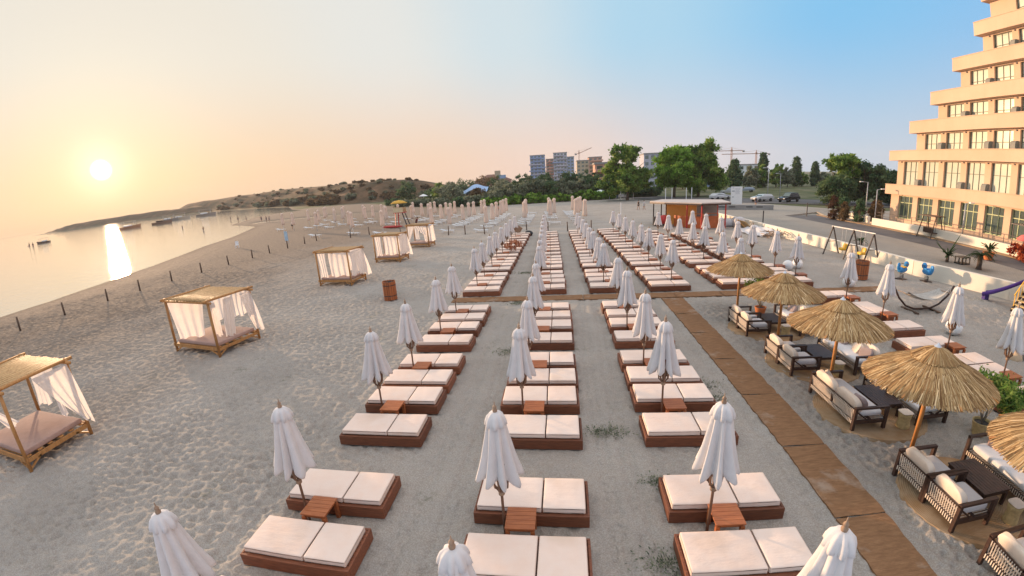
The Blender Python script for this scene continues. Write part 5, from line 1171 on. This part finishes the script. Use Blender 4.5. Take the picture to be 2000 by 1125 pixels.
for s in (-1.2, 1.2): MB().box((s, 0, 1.05), (.08, .08, 2.1)).build('post', WHITE, t)
def crane(x, y, h, jib, cj, label, rz, up=0):
    t = thing('tower_crane', label, 'crane', (x, y, 0), rz, 'tower cranes on the skyline'); CR = varied('crane_paint_%d' % int(x), (.42, .24, .17), .1, 2, .7, 0); m = MB(); 
    for k in (-.55, .55):
        for q in (-.55, .55): m.bar((k, q, 0), (k, q, h), .22)
    for z in np.arange(2, h, 2.2): m.bar((-.55, -.55, z), (.55, -.55, z+1.1), .14); m.bar((.55, -.55, z+1.1), (-.55, -.55, z+2.2), .14)
    m.build('mast', CR, t); m = MB(); m.bar((0, 0, h-1.5), (jib, 0, h-1.5+up), .5, .6); m.bar((0, 0, h+1.2), (jib*.7, 0, h-.9+up*.7), .12); m.bar((0, 0, h-2), (0, 0, h+1.6), .5); m.build('jib', CR, t)
    m = MB(); m.bar((0, 0, h-1.5), (-cj, 0, h-1.5-.2*up), .5, .6); m.bar((0, 0, h+1.2), (-cj, 0, h-1.2), .12); m.build('counter_jib', CR, t); MB().box((-cj+1, 0, h-2.2), (2, 1, 1.6)).build('counterweight', CONC, t)
crane(157, 400, 26.5, -20, -10, 'thin tower crane right of the big trees, left of the pair', 0)
crane(180, 400, 23.5, -32, -11, 'tower crane with the longer arm, right of the pair', 0)
crane(21, 452, 33, 13, 4.5, 'crane with a raised arm above the beige block', 0, 5)

# ------------------------------------------------------------------ road side
def car(x, y, rz, label, col, suv=True, s=1.):
    t = thing('parked_car', label, 'car', (x, y, .14), rz); pm = Mt('car_paint_%d' % len(MATS), col, .25, .1, .6).m; hh = 1.75 if suv else 1.42; Lc = 4.6
    prof = [(-2.3, .45), (-2.32, .95), (-2.05, 1.02), (-1.75, hh-.06), (-1.3, hh), (.3, hh), (.95, 1.05), (2.15, .88), (2.3, .7), (2.28, .42)]
    def ext(pr, w0, w1): m = MB(); n = len(pr); vs = [(p[0], -w1 if p[1] > 1.1 else -w0, p[1]) for p in pr]+[(p[0], w1 if p[1] > 1.1 else w0, p[1]) for p in pr]; return m.add(vs, [tuple(range(n)), tuple(range(2*n-1, n-1, -1))]+[(i, n+i, n+(i+1) % n, (i+1) % n) for i in range(n)])
    ext(prof, .9, .74).build('body', pm, t, .03)
    for s_ in (-1, 1):
        m = MB(); m.add([(-1.65, s_*.86, 1.12), (.65, s_*.86, 1.12), (.2, s_*.765, hh-.12), (-1.45, s_*.765, hh-.12)], [(0, 1, 2, 3)]); m.build('side_window', GLASSD, t)
    MB().add([(.93, -.72, 1.12), (.93, .72, 1.12), (.36, .66, hh-.06), (.36, -.66, hh-.06)], [(0, 1, 2, 3)]).build('windscreen', GLASSD, t)
    for wx in (-1.4, 1.45):
        for wy in (-.86, .86): MB().tube([(wx, wy-.1, .33), (wx, wy+.1, .33)], .34, 18).build('wheel', BLACKP, t)
    for wy in (-.62, .62): MB().box((2.29, wy, .72), (.04, .3, .14)).build('headlight', WHITE, t)
car(44.6, 83.6, R(205), 'black off-road car parked at the roadside behind the promenade', (.012, .012, .015))
car(40.6, 86.6, R(200), 'white saloon car left of the black off-road car', (.62, .62, .62), False)
car(35.5, 96, R(20), 'white car half hidden behind the white board', (.60, .61, .62), False)
car(46, 118, R(160), 'white van-like car far back at the foot of the trees', (.55, .57, .6))
car(55, 128, R(170), 'grey car parked far back between the trees', (.3, .34, .4), False)
t = thing('white_board', 'tall white information board with faint dark marks beside the road', 'sign', (32.0, 78.5, .1), R(-22)); MB().box((0, 0, 1.75), (1.95, .25, 3.2)).build('panel', WHITE, t, .01); INK = varied('faded_ink', (.25, .27, .32), .1, 3, .8, 0)
for (x, z, w, h) in ((-.6, 3.1, .3, .05), (-.55, 2.55, .45, .14), (-.6, 1.5, .3, .12)): MB().box((x, -.13, z), (w, .02, h)).build('printed_mark', INK, t)
for k in range(7): MB().box((.15, -.13, 3.0-k*.16), (.9-.15*(k % 3), .012, .03)).build('printed_line', INK, t)
for s in (-.8, .8): MB().box((s, 0, .1), (.1, .1, .4)).build('foot', LMETAL, t)
wl = [(25.2, 70.2), (33.4, 67.2)]; t = thing('concrete_bench_wall', 'long low grey concrete wall with dark slots beyond the kiosk', 'wall', (29.3, 68.7, .1), math.atan2(-3.0, 8.2)); MB().box((0, 0, .38), (8.7, .8, .76)).build('body', CONC, t)
for x in (-3.4, -1.8, .8, 2.3): MB().box((x, -.39, .48), (.95, .06, .14)).build('slot', BLACKP, t)
def lamp(x, y, h, label, arm=1.):
    t = thing('street_lamp', label, 'street lamp', (x, y, .1), 0, 'street lamps'); MB().tube([(0, 0, 0), (0, 0, h)], [.08, .05], 8).build('pole', LMETAL, t); MB().bar((0, 0, h), (-arm, -.2, h+.1), .05).build('arm', LMETAL, t); MB().box((-arm, -.2, h+.08), (.5, .22, .1)).build('lamp_head', WHITE, t)
lamp(43.3, 90, 6.6, 'tall thin street lamp behind the white saloon car'); lamp(48.5, 95, 5.4, 'street lamp right of the tall thin one, before the trees'); lamp(57, 80, 5.6, 'street lamp in front of the dark tree left of the hotel')
lamp(36.2, 47.6, 3.9, 'street lamp with a bright head at the hotel corner', -.6); lamp(36.2, 35, 3.4, 'slim lamp before the hotel windows with a bright head', -.5); lamp(44, 60, 4.4, 'street lamp with slanted white head before the dark tree', 1.2)
for i, (x, y) in enumerate(((32.8, 56.5), (36.5, 46.8), (21.9, 46.2))): o = MB().box((0, 0, .9), (.09, .09, 1.8)).build('metal_post', DMETAL); o.location = (x, y, .1); tag(o, ('thin dark post at the start of the climbing shrubs', 'thin dark post before the hotel corner', 'thin dark post on the cream wall behind the leaning boards')[i], 'post')
for i, (x, y) in enumerate(((24.6, 101), (26.2, 101.5), (29.4, 101), (30.8, 101.5))): o = MB().box((0, 0, 1.4), (.16, .16, 2.8)).build('white_post', WHITE); o.location = (x, y, 0); tag(o, 'white post under the big trees, %s from the left' % ORD[i], 'post', 'white posts under the big trees')
for i, (x, y) in enumerate(((9.6, 68), (16.8, 113), (19.0, 112))): o = MB().box((0, 0, 1.0), (.12, .12, 2.0)).build('white_pole', WHITE); o.location = (x, y, 0); tag(o, ('short white pole alone on the empty sand', 'white pole at the foot of the tall tree, left one', 'white pole at the foot of the tall tree, right one')[i], 'post')

# ------------------------------------------------------------------ boats
def boat(x, y, rz, s, label, canopy=True, hull=(.30, .20, .14)):
    t = thing('fishing_boat', label, 'boat', (x, y, SEA_Z), rz, 'moored boats'); t.scale = (s, s, s); vs = []; n = 10
    for i in range(n+1):
        u = i/n; w = 1.0*(1-u**3)*(.82+.18*min(1, u*4)); sh = .62+.35*u*u
        vs += [(-2.8+5.8*u, -w, sh), (-2.8+5.6*u, -w*.55, -.15), (-2.8+5.6*u, w*.55, -.15), (-2.8+5.8*u, w, sh)]
    fs = [(i*4+j, i*4+j+1, i*4+j+5, i*4+j+4) for i in range(n) for j in range(3)]+[(0, 3, 2, 1)]+[(i*4, i*4+4, i*4+7, i*4+3) for i in range(n)]
    MB().add(vs, fs).build('hull', varied('boat_hull_%d' % int(x), hull, .1, 1, .6, 0), t); MB().box((-.5, 0, .8), (1.9, 1.3, .5)).build('cabin', WHITE if canopy else DARKWOOD, t)
    if canopy:
        MB().box((-.2, 0, 1.95), (3.6, 1.9, .07)).build('canopy', varied('boat_canopy_%d' % int(x), (.42, .34, .28), .1, 2, .8, 0), t)
        for px in (-1.8, 1.4):
            for py in (-.85, .85): MB().bar((px, py, .6), (px, py, 1.93), .05).build('canopy_post', LMETAL, t)
    MB().tube([(1.8, 0, .7), (1.8, 0, 1.6)], .04, 6).build('bollard', DMETAL, t)
boat(-257, 143, R(215), 1.25, 'dark boat with canopy alone at the far left of the bay', True, (.16, .09, .06))
boat(-231, 178, R(35), 2.0, 'long boat with raised flat canopy just right of the sun path', True, (.40, .20, .11))
boat(-222, 192, R(35), 1.9, 'low brown boat without canopy next to the moored group', False, (.22, .13, .09))
boat(-262, 233, R(40), 2.0, 'boat in the middle of the moored group', True, (.25, .22, .2))
boat(-262, 243, R(40), 2.2, 'white boat with canopy at the right of the moored group', True, (.5, .42, .34))
boat(-258, 263, R(38), 2.4, 'rightmost white-topped boat nearest the headland', True, (.30, .25, .22))
boat(-560, 250, R(30), 2.0, 'tiny boat on the horizon at the left edge', False)
for i, (x, y) in enumerate(((-256, 134.5), (-243, 129.5))): person(x, y, -.9, i, ('left bather beside the lone dark boat', 'right bather beside the lone dark boat')[i], 'sit', (.1, .08, .07), s=1.8)

# ------------------------------------------------------------------ evening haze in the air
hz = MB(); hz.poly([(-1100, -300), (1100, -300), (1100, 1300), (-1100, 1300)], -1.9, 62)
hm = bpy.data.materials.new('evening_haze'); hm.use_nodes = True; hn = hm.node_tree; hn.nodes.remove(hn.nodes['Principled BSDF'])
pv = hn.nodes.new('ShaderNodeVolumePrincipled'); pv.inputs['Density'].default_value = 0.00018; pv.inputs['Color'].default_value = (.97, .93, .90, 1); pv.inputs['Anisotropy'].default_value = 0.0
hn.links.new(pv.outputs[0], hn.nodes['Material Output'].inputs['Volume'])
ho = hz.build('haze', hm); ho['kind'] = 'stuff'
S.cycles.volume_bounces = 0
